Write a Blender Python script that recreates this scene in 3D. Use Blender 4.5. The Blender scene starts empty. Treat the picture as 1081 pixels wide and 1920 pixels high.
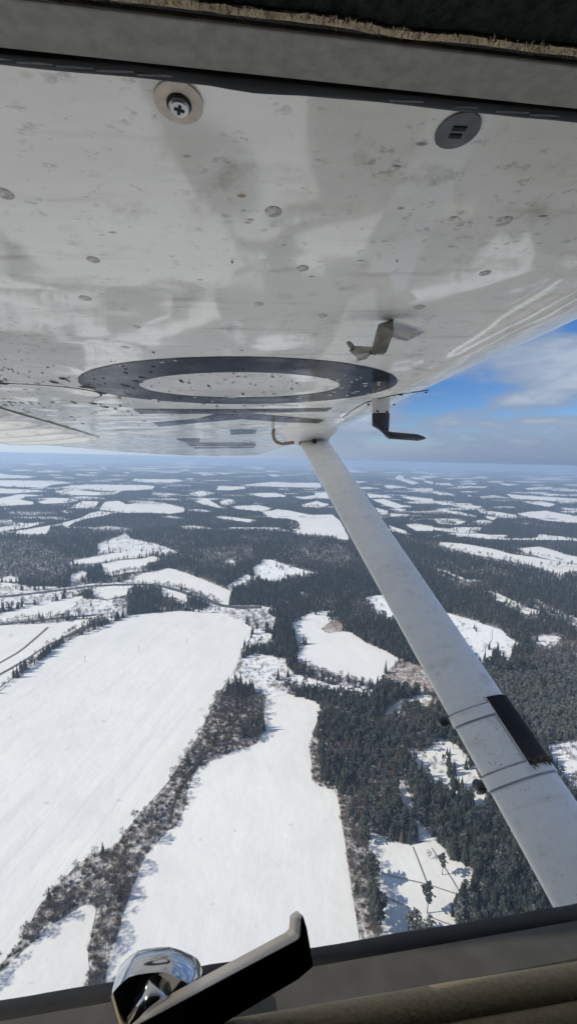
import bpy, bmesh, math, random
import numpy as np
from mathutils import Vector, Matrix, noise
from mathutils.geometry import delaunay_2d_cdt, tessellate_polygon

R = math.radians
random.seed(7)
rng = np.random.default_rng(11)
sc = bpy.context.scene
COL = sc.collection

# ------------------------------------------------------------------ camera
FPX = 721.0                                   # focal length in photo pixels (1081 x 1920)
CX, CY = 540.5, 960.0
cam_d = bpy.data.cameras.new('camera')
cam_d.sensor_fit = 'VERTICAL'
cam_d.sensor_height = 36.0
cam_d.lens = FPX / 1920.0 * 36.0
cam_d.clip_start = 0.005
cam_d.clip_end = 90000.0
cam = bpy.data.objects.new('camera', cam_d)
COL.objects.link(cam)
RCAM = Matrix.Rotation(R(90 - 7.82), 3, 'X') @ Matrix.Rotation(R(1.37), 3, 'Z')
cam.matrix_world = RCAM.to_4x4()
sc.camera = cam

# ------------------------------------------------------------------ world and sun
SUN_EL, SUN_ROT = R(38), R(97)
sun_dir = Vector((-math.cos(SUN_EL) * math.sin(SUN_ROT), math.cos(SUN_EL) * math.cos(SUN_ROT), math.sin(SUN_EL)))
world = bpy.data.worlds.new('World')
sc.world = world
world.use_nodes = True
wn, wl = world.node_tree.nodes, world.node_tree.links
wn.clear()


def wnode(t, **kw):
    n = wn.new(t)
    for k, v in kw.items():
        setattr(n, k, v)
    return n


def wmath(op, a, b=None, clamp=False):
    n = wnode('ShaderNodeMath', operation=op, use_clamp=clamp)
    for i, v in enumerate((a, b)):
        if v is None:
            continue
        if isinstance(v, (int, float)):
            n.inputs[i].default_value = v
        else:
            wl.new(v, n.inputs[i])
    return n.outputs[0]


def wmap(v, a, b, c=0.0, d=1.0):
    n = wnode('ShaderNodeMapRange', interpolation_type='SMOOTHSTEP')
    wl.new(v, n.inputs[0])
    for i, q in enumerate((a, b, c, d)):
        n.inputs[i + 1].default_value = q
    return n.outputs[0]


sky = wnode('ShaderNodeTexSky', sky_type='NISHITA', sun_disc=False, sun_elevation=SUN_EL, sun_rotation=SUN_ROT,
            altitude=700.0, air_density=1.0, dust_density=0.2, ozone_density=2.0)
SKY_STRENGTH = 0.08
tc = wnode('ShaderNodeTexCoord')
sep = wnode('ShaderNodeSeparateXYZ')
wl.new(tc.outputs['Generated'], sep.inputs[0])
el = sep.outputs['Z']
dot = wnode('ShaderNodeVectorMath', operation='DOT_PRODUCT')
wl.new(tc.outputs['Generated'], dot.inputs[0])
dot.inputs[1].default_value = Vector((sun_dir.x, sun_dir.y, 0)).normalized()
sunward = wmap(dot.outputs['Value'], -0.75, 0.75)
mp = wnode('ShaderNodeMapping')
mp.inputs['Scale'].default_value = (1.0, 1.0, 3.4)
mp.inputs['Location'].default_value = (9.1, 5.0, 0.2)
wl.new(tc.outputs['Generated'], mp.inputs[0])
nz = wnode('ShaderNodeTexNoise')
nz.inputs['Scale'].default_value = 4.4
nz.inputs['Detail'].default_value = 7.0
nz.inputs['Roughness'].default_value = 0.52
nz.inputs['Distortion'].default_value = 0.25
wl.new(mp.outputs[0], nz.inputs['Vector'])
cl = wmap(nz.outputs[0], 0.39, 0.56, 0.0, 0.92)
cl_lit = wmap(nz.outputs[0], 0.5, 0.75)
cl = wmath('MULTIPLY', cl, wmap(el, 0.0, 0.045))
cc = wnode('ShaderNodeMix', data_type='RGBA')
cc.inputs[6].default_value = (0.25, 0.315, 0.44, 1)
cc.inputs[7].default_value = (0.50, 0.545, 0.62, 1)
wl.new(cl_lit, cc.inputs[0])
hz = wnode('ShaderNodeMix', data_type='RGBA')               # low haze bank along the horizon, brighter towards the sun
hz.inputs[6].default_value = (0.18, 0.245, 0.38, 1)
hz.inputs[7].default_value = (0.56, 0.65, 0.77, 1)
wl.new(sunward, hz.inputs[0])
hzf = wmap(el, 0.0, 0.09, 1.0, 0.0)
hs = wnode('ShaderNodeHueSaturation')
hs.inputs['Saturation'].default_value = 1.22
tint = wnode('ShaderNodeMix', data_type='RGBA', blend_type='MULTIPLY')
tint.inputs[0].default_value = 1.0
tint.inputs[7].default_value = (0.90, 0.95, 1.16, 1)
wl.new(sky.outputs[0], tint.inputs[6])
wl.new(tint.outputs[2], hs.inputs['Color'])
b_sky = wnode('ShaderNodeBackground')
b_sky.inputs['Strength'].default_value = SKY_STRENGTH
wl.new(hs.outputs[0], b_sky.inputs['Color'])
b_cl = wnode('ShaderNodeBackground')
wl.new(cc.outputs[2], b_cl.inputs['Color'])
b_hz = wnode('ShaderNodeBackground')
wl.new(hz.outputs[2], b_hz.inputs['Color'])
m1 = wnode('ShaderNodeMixShader')
wl.new(cl, m1.inputs[0]); wl.new(b_sky.outputs[0], m1.inputs[1]); wl.new(b_cl.outputs[0], m1.inputs[2])
m2 = wnode('ShaderNodeMixShader')
wl.new(hzf, m2.inputs[0]); wl.new(m1.outputs[0], m2.inputs[1]); wl.new(b_hz.outputs[0], m2.inputs[2])
wo = wnode('ShaderNodeOutputWorld')
wl.new(m2.outputs[0], wo.inputs['Surface'])

sun_d = bpy.data.lights.new('sun', 'SUN')
sun_d.energy = 4.6
sun_d.angle = R(0.53)
sun_d.color = (1.0, 0.93, 0.80)
sun = bpy.data.objects.new('sun', sun_d)
sun.rotation_euler = (-sun_dir).to_track_quat('-Z', 'Y').to_euler()
COL.objects.link(sun)

sc.view_settings.view_transform = 'Standard'
sc.view_settings.look = 'None'
sc.view_settings.exposure = 0.26
sc.view_settings.gamma = 1.0
sc.view_settings.use_curve_mapping = False
sc.render.engine = 'CYCLES'
sc.cycles.use_denoising = True
sc.cycles.max_bounces = 6
sc.cycles.diffuse_bounces = 3
sc.cycles.glossy_bounces = 3
sc.cycles.transparent_max_bounces = 12
sc.cycles.volume_bounces = 1


# ------------------------------------------------------------------ helpers
def tag(o, label=None, cat=None, group=None, kind=None):
    if label: o['label'] = label
    if cat: o['category'] = cat
    if group: o['group'] = group
    if kind: o['kind'] = kind
    return o


def link(name, me, parent=None, mats=(), smooth=False):
    for m in mats:
        if m.name not in [q.name for q in me.materials if q]:
            me.materials.append(m)
    o = bpy.data.objects.new(name, me)
    COL.objects.link(o)
    if parent: o.parent = parent
    if smooth:
        me.polygons.foreach_set('use_smooth', [True] * len(me.polygons))
    return o


def mesh(name, verts, faces, parent=None, mats=(), smooth=False):
    me = bpy.data.meshes.new(name)
    me.from_pydata([tuple(v) for v in verts], [], faces)
    me.validate()
    me.update()
    return link(name, me, parent, mats, smooth)


def empty(name, parent=None):
    o = bpy.data.objects.new(name, None)
    COL.objects.link(o)
    if parent: o.parent = parent
    return o


class MB:
    """collects simple shapes into one mesh"""
    def __init__(s): s.v, s.f, s.m = [], [], []

    def add(s, vs, fs, mi=0):
        b = len(s.v)
        s.v += [tuple(v) for v in vs]
        s.f += [tuple(b + i for i in f) for f in fs]
        s.m += [mi] * len(fs)

    def box(s, c, d, mat=None, mi=0):
        vs = [Vector((x * d[0] / 2, y * d[1] / 2, z * d[2] / 2)) for x in (-1, 1) for y in (-1, 1) for z in (-1, 1)]
        if mat: vs = [mat @ v for v in vs]
        vs = [v + Vector(c) for v in vs]
        s.add(vs, [(0, 1, 3, 2), (4, 6, 7, 5), (0, 4, 5, 1), (2, 3, 7, 6), (0, 2, 6, 4), (1, 5, 7, 3)], mi)

    def tube(s, pts, rad, n=10, mi=0, cap=True):
        pts = [Vector(p) for p in pts]
        rad = rad if isinstance(rad, (list, tuple)) else [rad] * len(pts)
        rings, up = [], None
        for i, p in enumerate(pts):
            d = (pts[min(i + 1, len(pts) - 1)] - pts[max(i - 1, 0)]).normalized()
            if up is None:
                up = d.orthogonal().normalized()
            up = (up - d * up.dot(d)).normalized()
            w = d.cross(up)
            rings.append([p + (up * math.cos(a) + w * math.sin(a)) * rad[i] for a in [2 * math.pi * k / n for k in range(n)]])
        vs = [v for r in rings for v in r]
        fs = [(i * n + k, i * n + (k + 1) % n, (i + 1) * n + (k + 1) % n, (i + 1) * n + k) for i in range(len(pts) - 1) for k in range(n)]
        if cap:
            fs += [tuple(range(n))[::-1], tuple((len(pts) - 1) * n + k for k in range(n))]
        s.add(vs, fs, mi)

    def loft(s, rings, closed=True, cap=True, mi=0):
        n = len(rings[0])
        vs = [v for r in rings for v in r]
        m = n if closed else n - 1
        fs = [(i * n + k, i * n + (k + 1) % n, (i + 1) * n + (k + 1) % n, (i + 1) * n + k) for i in range(len(rings) - 1) for k in range(m)]
        if cap and closed:
            fs += [tuple(range(n))[::-1], tuple((len(rings) - 1) * n + k for k in range(n))]
        s.add(vs, fs, mi)

    def build(s, name, parent=None, mats=(), smooth=False):
        me = bpy.data.meshes.new(name)
        me.from_pydata(s.v, [], s.f)
        for m in mats: me.materials.append(m)
        me.polygons.foreach_set('material_index', s.m)
        me.validate()
        me.update()
        bm = bmesh.new(); bm.from_mesh(me)
        bmesh.ops.recalc_face_normals(bm, faces=bm.faces)
        bm.to_mesh(me); bm.free()
        return link(name, me, parent, (), smooth)


def bevel(o, w, seg=2):
    m = o.modifiers.new('bevel', 'BEVEL'); m.width = w; m.segments = seg; m.limit_method = 'ANGLE'; m.angle_limit = R(40)
    return o


# ------------------------------------------------------------------ materials
class NT:
    def __init__(s, name):
        s.m = bpy.data.materials.new(name); s.m.use_nodes = True
        s.n, s.l = s.m.node_tree.nodes, s.m.node_tree.links
        s.p = s.n['Principled BSDF']

    def node(s, t, **kw):
        n = s.n.new(t)
        for k, v in kw.items(): setattr(n, k, v)
        return n

    def put(s, sock, v):
        if isinstance(v, (int, float, tuple, list)): sock.default_value = v
        else: s.l.new(v, sock)

    def coord(s, kind='Object', scale=(1, 1, 1), rot=(0, 0, 0), loc=(0, 0, 0)):
        c = s.node('ShaderNodeTexCoord'); m = s.node('ShaderNodeMapping')
        m.inputs['Scale'].default_value = scale; m.inputs['Rotation'].default_value = rot; m.inputs['Location'].default_value = loc
        if any(rot):
            m0 = s.node('ShaderNodeMapping'); m0.inputs['Rotation'].default_value = rot; m.inputs['Rotation'].default_value = (0, 0, 0)
            s.l.new(c.outputs[kind], m0.inputs[0]); s.l.new(m0.outputs[0], m.inputs[0])
        else:
            s.l.new(c.outputs[kind], m.inputs[0])
        return m.outputs[0]

    def noise(s, v, scale, detail=4.0, rough=0.55, dist=0.0):
        n = s.node('ShaderNodeTexNoise')
        s.l.new(v, n.inputs['Vector'])
        n.inputs['Scale'].default_value = scale; n.inputs['Detail'].default_value = detail
        n.inputs['Roughness'].default_value = rough; n.inputs['Distortion'].default_value = dist
        return n.outputs[0]

    def voronoi(s, v, scale, rand=1.0):
        n = s.node('ShaderNodeTexVoronoi')
        s.l.new(v, n.inputs['Vector']); n.inputs['Scale'].default_value = scale; n.inputs['Randomness'].default_value = rand
        return n

    def ramp(s, v, a, b, c=0.0, d=1.0, smooth=True):
        n = s.node('ShaderNodeMapRange')
        if smooth: n.interpolation_type = 'SMOOTHSTEP'
        s.put(n.inputs[0], v)
        for i, q in enumerate((a, b, c, d)): s.put(n.inputs[i + 1], q)
        return n.outputs[0]

    def mix(s, f, a, b):
        n = s.node('ShaderNodeMix', data_type='RGBA')
        s.put(n.inputs[0], f)
        for i, q in ((6, a), (7, b)):
            s.put(n.inputs[i], (*q, 1) if isinstance(q, tuple) and len(q) == 3 else q)
        return n.outputs[2]

    def math(s, op, a, b=0.0, clamp=False):
        n = s.node('ShaderNodeMath', operation=op, use_clamp=clamp)
        s.put(n.inputs[0], a); s.put(n.inputs[1], b)
        return n.outputs[0]

    def bump(s, h, dist, strength=1.0):
        n = s.node('ShaderNodeBump')
        s.l.new(h, n.inputs['Height']); n.inputs['Distance'].default_value = dist; n.inputs['Strength'].default_value = strength
        s.l.new(n.outputs[0], s.p.inputs['Normal'])

    def set(s, **kw):
        for k, v in kw.items():
            k = {'color': 'Base Color', 'rough': 'Roughness', 'metal': 'Metallic', 'ior': 'IOR', 'spec': 'Specular IOR Level', 'coat': 'Coat Weight'}.get(k, k)
            s.put(s.p.inputs[k], (*v, 1) if isinstance(v, tuple) and len(v) == 3 else v)
        return s


def plain(name, col, rough=0.6, metal=0.0, var=0.25, scale=30.0, spec=0.5, bump=0.0):
    t = NT(name)
    v = t.coord('Object')
    n = t.noise(v, scale, 5)
    dark = tuple(c * (1 - var) for c in col); light = tuple(min(1, c * (1 + var)) for c in col)
    t.set(color=t.mix(t.ramp(n, 0.3, 0.7), dark, light), rough=rough, metal=metal, spec=spec)
    if bump: t.bump(n, bump)
    return t.m


SNOWC = (0.715, 0.71, 0.69)


def snow_field_mat(name, ang, streak=1.0, tint=(0.57, 0.585, 0.61), width=1.0):
    t = NT(name)
    g = t.coord('Object', scale=(1, 1, 1))
    s1 = t.coord('Object', scale=(0.004, 0.30 * width, 1), rot=(0, 0, -ang))
    s2 = t.coord('Object', scale=(0.010, 0.075 * width, 1), rot=(0, 0, -ang))
    a = t.ramp(t.noise(s1, 1.0, 4, 0.6), 0.45, 0.75)
    b = t.ramp(t.noise(s2, 1.0, 3, 0.55), 0.42, 0.75)
    c = t.ramp(t.noise(g, 0.008, 5, 0.6), 0.35, 0.7)
    f = t.math('MULTIPLY', t.math('ADD', t.math('MULTIPLY', a, 0.55), t.math('MULTIPLY', b, 0.6)), t.math('ADD', t.math('MULTIPLY', c, 0.8), 0.3))
    f = t.math('MULTIPLY', f, streak * 0.9, True)
    col = t.mix(f, SNOWC, tint)
    pat = t.math('ADD', t.math('MULTIPLY', t.ramp(t.noise(g, 0.011, 6, 0.6, 0.6), 0.40, 0.70), 0.5), t.math('MULTIPLY', t.ramp(t.noise(g, 0.055, 5, 0.6), 0.45, 0.75), 0.35))
    col = t.mix(t.math('MULTIPLY', pat, 0.6, True), col, (0.57, 0.57, 0.565))
    sp = t.voronoi(g, 0.05)                                    # a few grazed spots
    spots = t.math('MULTIPLY', t.ramp(sp.outputs['Distance'], 0.05, 0.16, 1, 0), t.ramp(t.noise(g, 0.03, 2), 0.56, 0.66))
    col = t.mix(t.math('MULTIPLY', spots, 0.35), col, (0.42, 0.40, 0.36))
    t.set(color=col, rough=0.75, spec=0.2)
    t.bump(t.math('ADD', t.math('MULTIPLY', t.noise(s1, 1.0, 4, 0.6), streak * 0.8), t.math('MULTIPLY', t.noise(g, 0.03, 5), 4.0)), 0.7, 0.5)
    return t.m


def mottled(name, base, snow_lo, snow_hi, scale=0.12, extra=(0.20, 0.15, 0.115)):
    t = NT(name)
    g = t.coord('Object')
    n1 = t.noise(g, scale, 8, 0.68)
    n2 = t.noise(g, scale * 0.16, 4, 0.6)
    n3 = t.noise(g, scale * 5, 5, 0.7)
    soil = t.mix(t.ramp(n2, 0.4, 0.62), base, extra)
    v = t.math('ADD', t.math('MULTIPLY', n1, 0.6), t.math('ADD', t.math('MULTIPLY', n2, 0.25), t.math('MULTIPLY', n3, 0.25)))
    f = t.ramp(v, snow_lo, snow_hi)
    t.set(color=t.mix(f, soil, (0.74, 0.75, 0.77)), rough=0.85, spec=0.15)
    t.bump(v, 1.2, 0.6)
    return t.m


def foliage_mat(name, c1, c2, frost=0.35, lo=0.52):
    t = NT(name)
    g = t.coord('Object')
    oi = t.node('ShaderNodeObjectInfo')
    n = t.noise(g, 1.1, 3, 0.6)
    geo = t.node('ShaderNodeNewGeometry')
    sp = t.node('ShaderNodeSeparateXYZ'); t.l.new(geo.outputs['Normal'], sp.inputs[0])
    up = t.math('ABSOLUTE', sp.outputs['Z'])
    col = t.mix(t.math('ADD', t.math('MULTIPLY', oi.outputs['Random'], 0.7), t.math('MULTIPLY', n, 0.4), True), c1, c2)
    fr = t.math('MULTIPLY', t.ramp(n, lo, lo + 0.2), t.ramp(up, 0.2, 0.8, 0.15, 1.0))
    col = t.mix(t.math('MULTIPLY', fr, frost), col, (0.62, 0.65, 0.68))
    t.set(color=col, rough=0.8, spec=0.2)
    return t.m


M = {}
M['spruce'] = foliage_mat('spruce_needles', (0.013, 0.019, 0.016), (0.034, 0.040, 0.029), 0.24)
M['frosted'] = foliage_mat('frosted_needles', (0.028, 0.036, 0.029), (0.060, 0.062, 0.046), 0.36, 0.48)
M['larch'] = foliage_mat('larch_twigs', (0.075, 0.052, 0.036), (0.12, 0.088, 0.062), 0.12)
M['twig'] = foliage_mat('bare_twigs', (0.060, 0.050, 0.044), (0.115, 0.092, 0.078), 0.10)
M['bark'] = plain('bark', (0.085, 0.066, 0.052), 0.9, var=0.4, scale=3)
M['dry'] = foliage_mat('dry_shrub', (0.13, 0.10, 0.08), (0.22, 0.17, 0.135), 0.30)

# ------------------------------------------------------------------ terrain and photo-pixel helpers
H0 = -300.0


def terr(x, y):
    x = np.asarray(x, float); y = np.asarray(y, float)
    r = np.hypot(x, y)
    a = np.clip((r - 250) / 1200, 0, 1); b = np.clip((r - 1500) / 4000, 0, 1); c = np.clip((r - 11000) / 9000, 0, 1)
    h = 3.0 * a * np.sin(x / 420 + 1.3) * np.sin(y / 520 + 0.4)
    h = h + 7.0 * b * (np.sin(x / 1300 + 0.7) * np.sin(y / 1500 + 2.0) + 0.5 * np.sin(x / 700 - y / 900))
    h = h + c * 105.0 * (np.sin(x / 4300 + 1.0) * np.sin(y / 6100 + 0.5) + 0.5 * np.sin(x / 1900 + 0.4) * np.cos(y / 3300))
    return H0 + h


def ray(px, py):
    d = RCAM @ Vector(((px - CX) / FPX, -(py - CY) / FPX, -1.0))
    return d


def ground(px, py):
    d = ray(px, py)
    dz = min(d.z, -0.0125 * math.hypot(d.x, d.y))
    t = H0 / dz
    for _ in range(25):
        t2 = float(terr(d.x * t, d.y * t)) / dz
        t = 0.5 * t + 0.5 * t2
    return Vector((d.x * t, d.y * t))


RI = np.array(RCAM.inverted())


def to_px(x, y, z):
    p = np.stack([np.asarray(x, float), np.asarray(y, float), np.asarray(z, float)], -1) @ RI.T
    w = np.where(p[..., 2] < -1e-3, -p[..., 2], 1e-3)
    return CX + FPX * p[..., 0] / w, CY - FPX * p[..., 1] / w


def inside(poly, px, py):
    poly = np.asarray(poly, float)
    res = np.zeros(px.shape, bool)
    x0, y0 = poly.min(0); x1, y1 = poly.max(0)
    idx = np.nonzero((px >= x0) & (px <= x1) & (py >= y0) & (py <= y1))
    if not len(idx[0]): return res
    qx, qy = px[idx], py[idx]
    c = np.zeros(qx.shape, bool)
    j = len(poly) - 1
    for i in range(len(poly)):
        xi, yi = poly[i]; xj, yj = poly[j]
        if yi != yj:
            c ^= ((yi > qy) != (yj > qy)) & (qx < (xj - xi) * (qy - yi) / (yj - yi) + xi)
        j = i
    res[idx] = c
    return res


def soften(poly, step, jit, closed=True, cut=0.2):
    """round the corners a little, then densify and roughen an outline given in photo pixels"""
    n = len(poly); out = []
    rngs = range(n if closed else n - 1)
    for i in rngs:
        a = Vector(poly[i]); b = Vector(poly[(i + 1) % n])
        out += [a.lerp(b, cut), a.lerp(b, 1 - cut)]
    if not closed: out = [Vector(poly[0])] + out + [Vector(poly[-1])]
    res = []
    m = len(out)
    for i in range(m if closed else m - 1):
        a = out[i]; b = out[(i + 1) % m]
        k = max(1, int((b - a).length / step))
        for q in range(k):
            p = a.lerp(b, q / k)
            w = noise.noise_vector((p.x * 0.11, p.y * 0.16, 1.7)) * jit + noise.noise_vector((p.x * 0.5, p.y * 0.6, 4.7)) * jit * 0.5
            res.append(Vector((p.x + w.x, p.y + w.y * 0.7)))
    if not closed: res.append(out[-1])
    return res


def sheet(name, gpts, off, mat, label, group=None, cat=None, kind='structure', parent=None):
    """a sheet lying on the terrain; gpts are ground points of its outline"""
    gp = [Vector((p[0], p[1])) for p in gpts]
    cx = sum(p.x for p in gp) / len(gp); cy = sum(p.y for p in gp) / len(gp)
    xs = [p.x for p in gp]; ys = [p.y for p in gp]
    w, h = max(xs) - min(xs), max(ys) - min(ys)
    stp = max(25.0, max(w, h) / 30)
    pts = list(gp)
    edges = [(i, (i + 1) % len(gp)) for i in range(len(gp))]
    gx, gy = np.meshgrid(np.arange(min(xs) + stp / 2, max(xs), stp), np.arange(min(ys) + stp / 2, max(ys), stp))
    ok = inside([(p.x, p.y) for p in gp], gx.ravel(), gy.ravel())
    pts += [Vector((a, b)) for a, b in zip(gx.ravel()[ok], gy.ravel()[ok])]
    v, e, f, *_ = delaunay_2d_cdt(pts, edges, [], 1, 1e-4)
    X = np.array([p.x for p in v]); Y = np.array([p.y for p in v])
    Z = terr(X, Y) + off * (1 + np.hypot(X, Y) / 1500.0)
    fs = []
    for t in f:
        a, b, c = [v[i] for i in t[:3]]
        fs.append(tuple(t) if (b - a).cross(c - a) > 0 else tuple(t)[::-1])
    o = mesh(name, list(zip(X, Y, Z)), fs, parent, (mat,), True)
    tag(o, label, cat, group, kind)
    return o


def px_sheet(name, poly, off, mat, label, group=None, jit=1.0, cat=None):
    ymid = sum(p[1] for p in poly) / len(poly)
    step = 3.0 if ymid < 960 else 6.0
    q = soften(poly, step, jit, cut=0.06 if ymid < 1000 else 0.12)
    return sheet(name, [ground(p.x, p.y) for p in q], off, mat, label, group, cat)


def ribbon(name, pts, wid, off, mat, label, group=None):
    q = soften(pts, 8.0, 0.6, closed=False)
    g = [ground(p.x, p.y) for p in q]
    L, Rr = [], []
    for i, p in enumerate(g):
        d = g[min(i + 1, len(g) - 1)] - g[max(i - 1, 0)]
        if d.length < 1e-6: d = Vector((1, 0))
        n = Vector((-d.y, d.x)).normalized() * wid * 0.5 * (1 + 0.25 * noise.noise((p.x * 0.03, p.y * 0.03, 9)))
        L.append(p + n); Rr.append(p - n)
    vs, fs = [], []
    for a, b in zip(L, Rr):
        for p in (a, b):
            vs.append((p.x, p.y, float(terr(p.x, p.y)) + off * (1 + p.length / 1500.0)))
    for i in range(len(g) - 1):
        fs.append((2 * i, 2 * i + 1, 2 * i + 3, 2 * i + 2))
    o = mesh(name, vs, fs, None, (mat,), True)
    tag(o, label, None, group, 'structure')
    return o


# ------------------------------------------------------------------ ground: one sheet to the horizon
tg = NT('winter_ground')
g = tg.coord('Object')
n1 = tg.noise(g, 0.16, 8, 0.68); n2 = tg.noise(g, 0.02, 4, 0.6)
vv = tg.math('ADD', tg.math('MULTIPLY', n1, 0.65), tg.math('MULTIPLY', n2, 0.35))
near_c = tg.mix(tg.ramp(vv, 0.34, 0.50), (0.085, 0.07, 0.058), (0.62, 0.63, 0.65))
far_n = tg.noise(tg.coord('Object', scale=(0.7, 1.0, 1)), 0.0016, 7, 0.62)
far_c = tg.mix(tg.ramp(far_n, 0.60, 0.66), (0.040, 0.048, 0.050), (0.55, 0.56, 0.58))
ln = tg.node('ShaderNodeVectorMath', operation='LENGTH'); tg.l.new(g, ln.inputs[0])
tg.set(color=tg.mix(tg.ramp(ln.outputs['Value'], 900, 1900), near_c, far_c), rough=0.9, spec=0.1)
tg.bump(vv, 1.0, 0.5)
radii = [0.0]
r_ = 60.0
while r_ < 31000:
    radii.append(r_); r_ *= 1.075
radii.append(31000.0)
NA = 120
gv, gf = [(0, 0, float(terr(0, 0)))], []
for r_ in radii[1:]:
    for k in range(NA):
        a = 2 * math.pi * k / NA
        gv.append((r_ * math.cos(a), r_ * math.sin(a), 0))
ga = np.array(gv); ga[:, 2] = terr(ga[:, 0], ga[:, 1])
gf += [(0, 1 + k, 1 + (k + 1) % NA) for k in range(NA)]
for i in range(len(radii) - 2):
    a, b = 1 + i * NA, 1 + (i + 1) * NA
    gf += [(a + k, b + k, b + (k + 1) % NA, a + (k + 1) % NA) for k in range(NA)]
tag(mesh('ground', ga, gf, None, (tg.m,), True), 'winter countryside of woods and thin snow reaching the hazy horizon', kind='structure')


wf_ = mottled('wood_floor', (0.075, 0.062, 0.052), 0.48, 0.70, 0.20, (0.095, 0.075, 0.06))  # litter and thin snow, with the trees' shade darkened into the colour
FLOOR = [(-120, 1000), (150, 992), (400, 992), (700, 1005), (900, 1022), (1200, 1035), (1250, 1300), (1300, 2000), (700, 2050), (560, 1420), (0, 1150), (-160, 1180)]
sheet('forest_floor', [ground(p.x, p.y) for p in soften(FLOOR, 12.0, 1.0)], 0.12, wf_, 'needle-strewn forest floor with thin snow, coloured darker for the shade under trees')


def gdir(a, b):
    p, q = ground(*a), ground(*b)
    return math.atan2(q.y - p.y, q.x - p.x)


SN1 = snow_field_mat('snow_streaked', gdir((249, 1443), (321, 1350)), 0.85)
SN2 = snow_field_mat('snow_drilled', gdir((520, 1700), (545, 1330)), 0.20, width=1.6)
SN3 = snow_field_mat('snow_even', 0.6, 0.35)
SNF = snow_field_mat('snow_far', 0.3, 0.35)
MT_SNOW = mottled('snowy_scrub', (0.17, 0.13, 0.10), 0.40, 0.58, 0.10)
MT_OPEN = mottled('open_snow_brush', (0.22, 0.17, 0.13), 0.36, 0.52, 0.14)
MT_BROWN = mottled('dry_brown_ground', (0.20, 0.155, 0.125), 0.50, 0.72, 0.22, (0.25, 0.195, 0.155))
MT_BELT = mottled('thicket_floor', (0.13, 0.108, 0.092), 0.47, 0.68, 0.30, (0.17, 0.135, 0.108))

FIELDS = []      # photo outlines where no forest grows
F1 = [(-60, 1335), (0, 1299), (40, 1268), (75, 1241), (118, 1208), (142, 1196), (200, 1172), (250, 1153), (330, 1146), (400, 1150), (445, 1160), (476, 1180),
      (470, 1196), (455, 1215), (447, 1235), (440, 1258), (428, 1278), (403, 1311), (378, 1371), (350, 1415), (320, 1461), (281, 1506), (240, 1554),
      (220, 1585), (176, 1602), (135, 1633), (104, 1665), (69, 1706), (47, 1756), (19, 1791), (0, 1813), (-60, 1865), (-160, 1950), (-260, 1700)]
F2 = [(499, 1305), (495, 1330), (492, 1371), (482, 1396), (441, 1409), (407, 1421), (369, 1443), (355, 1475), (347, 1516), (337, 1541), (303, 1572), (270, 1611),
      (248, 1671), (234, 1706), (220, 1756), (204, 1800), (195, 1863), (175, 2000), (690, 2000), (682, 1850), (674, 1768), (659, 1671), (647, 1585), (636, 1515), (633, 1497), (623, 1481),
      (597, 1475), (584, 1462), (584, 1431), (580, 1412), (588, 1371), (599, 1333), (601, 1324), (588, 1315), (560, 1308), (535, 1300)]
F3 = [(182, 1699), (157, 1698), (126, 1718), (100, 1734), (72, 1759), (31, 1797), (0, 1832), (-60, 1885), (-160, 2000), (150, 2040), (162, 1900), (165, 1870), (168, 1825), (165, 1790), (172, 1750)]
F4 = [(546, 1168), (580, 1158), (597, 1155), (612, 1155), (622, 1162), (612, 1172), (600, 1180), (615, 1189), (640, 1184), (660, 1187), (685, 1206), (720, 1220), (750, 1237), (735, 1252), (722, 1262),
      (710, 1280), (702, 1285), (680, 1280), (650, 1272), (625, 1267), (600, 1257), (585, 1257), (570, 1247), (547, 1237), (560, 1222), (575, 1210), (556, 1202), (550, 1188)]
F60 = [(-40, 1178), (0, 1174), (32, 1172), (87, 1170), (132, 1164), (180, 1160), (184, 1164), (155, 1175), (120, 1194), (87, 1212), (50, 1235), (0, 1264), (-40, 1288), (-140, 1330), (-140, 1190)]
F61 = [(0, 1268), (50, 1240), (85, 1215), (112, 1203), (72, 1233), (37, 1262), (0, 1289), (-40, 1312), (-140, 1375), (-120, 1335), (-40, 1292)]
NEARF = [
    (F1, SN1, 'large streaked snow field filling the lower left, sloping down to the tree belt'),
    (F2, SN2, 'narrow smooth snow field in the middle between the tree belt and the spruce wood'),
    (F3, SN3, 'small shaded snow corner below the forked tree belt, bottom left'),
    (F4, SN2, 'small white field with a brown corner beside the strut'),
    (F60, SN1, 'snow field crossed by a dark track left of the spruce hedge'),
    (F61, SN1, 'thin snow strip between the track and the spruce hedge')]
for p, m, lb in NEARF:
    px_sheet('snow_field', p, 0.5, m, lb); FIELDS.append(p)

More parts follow.
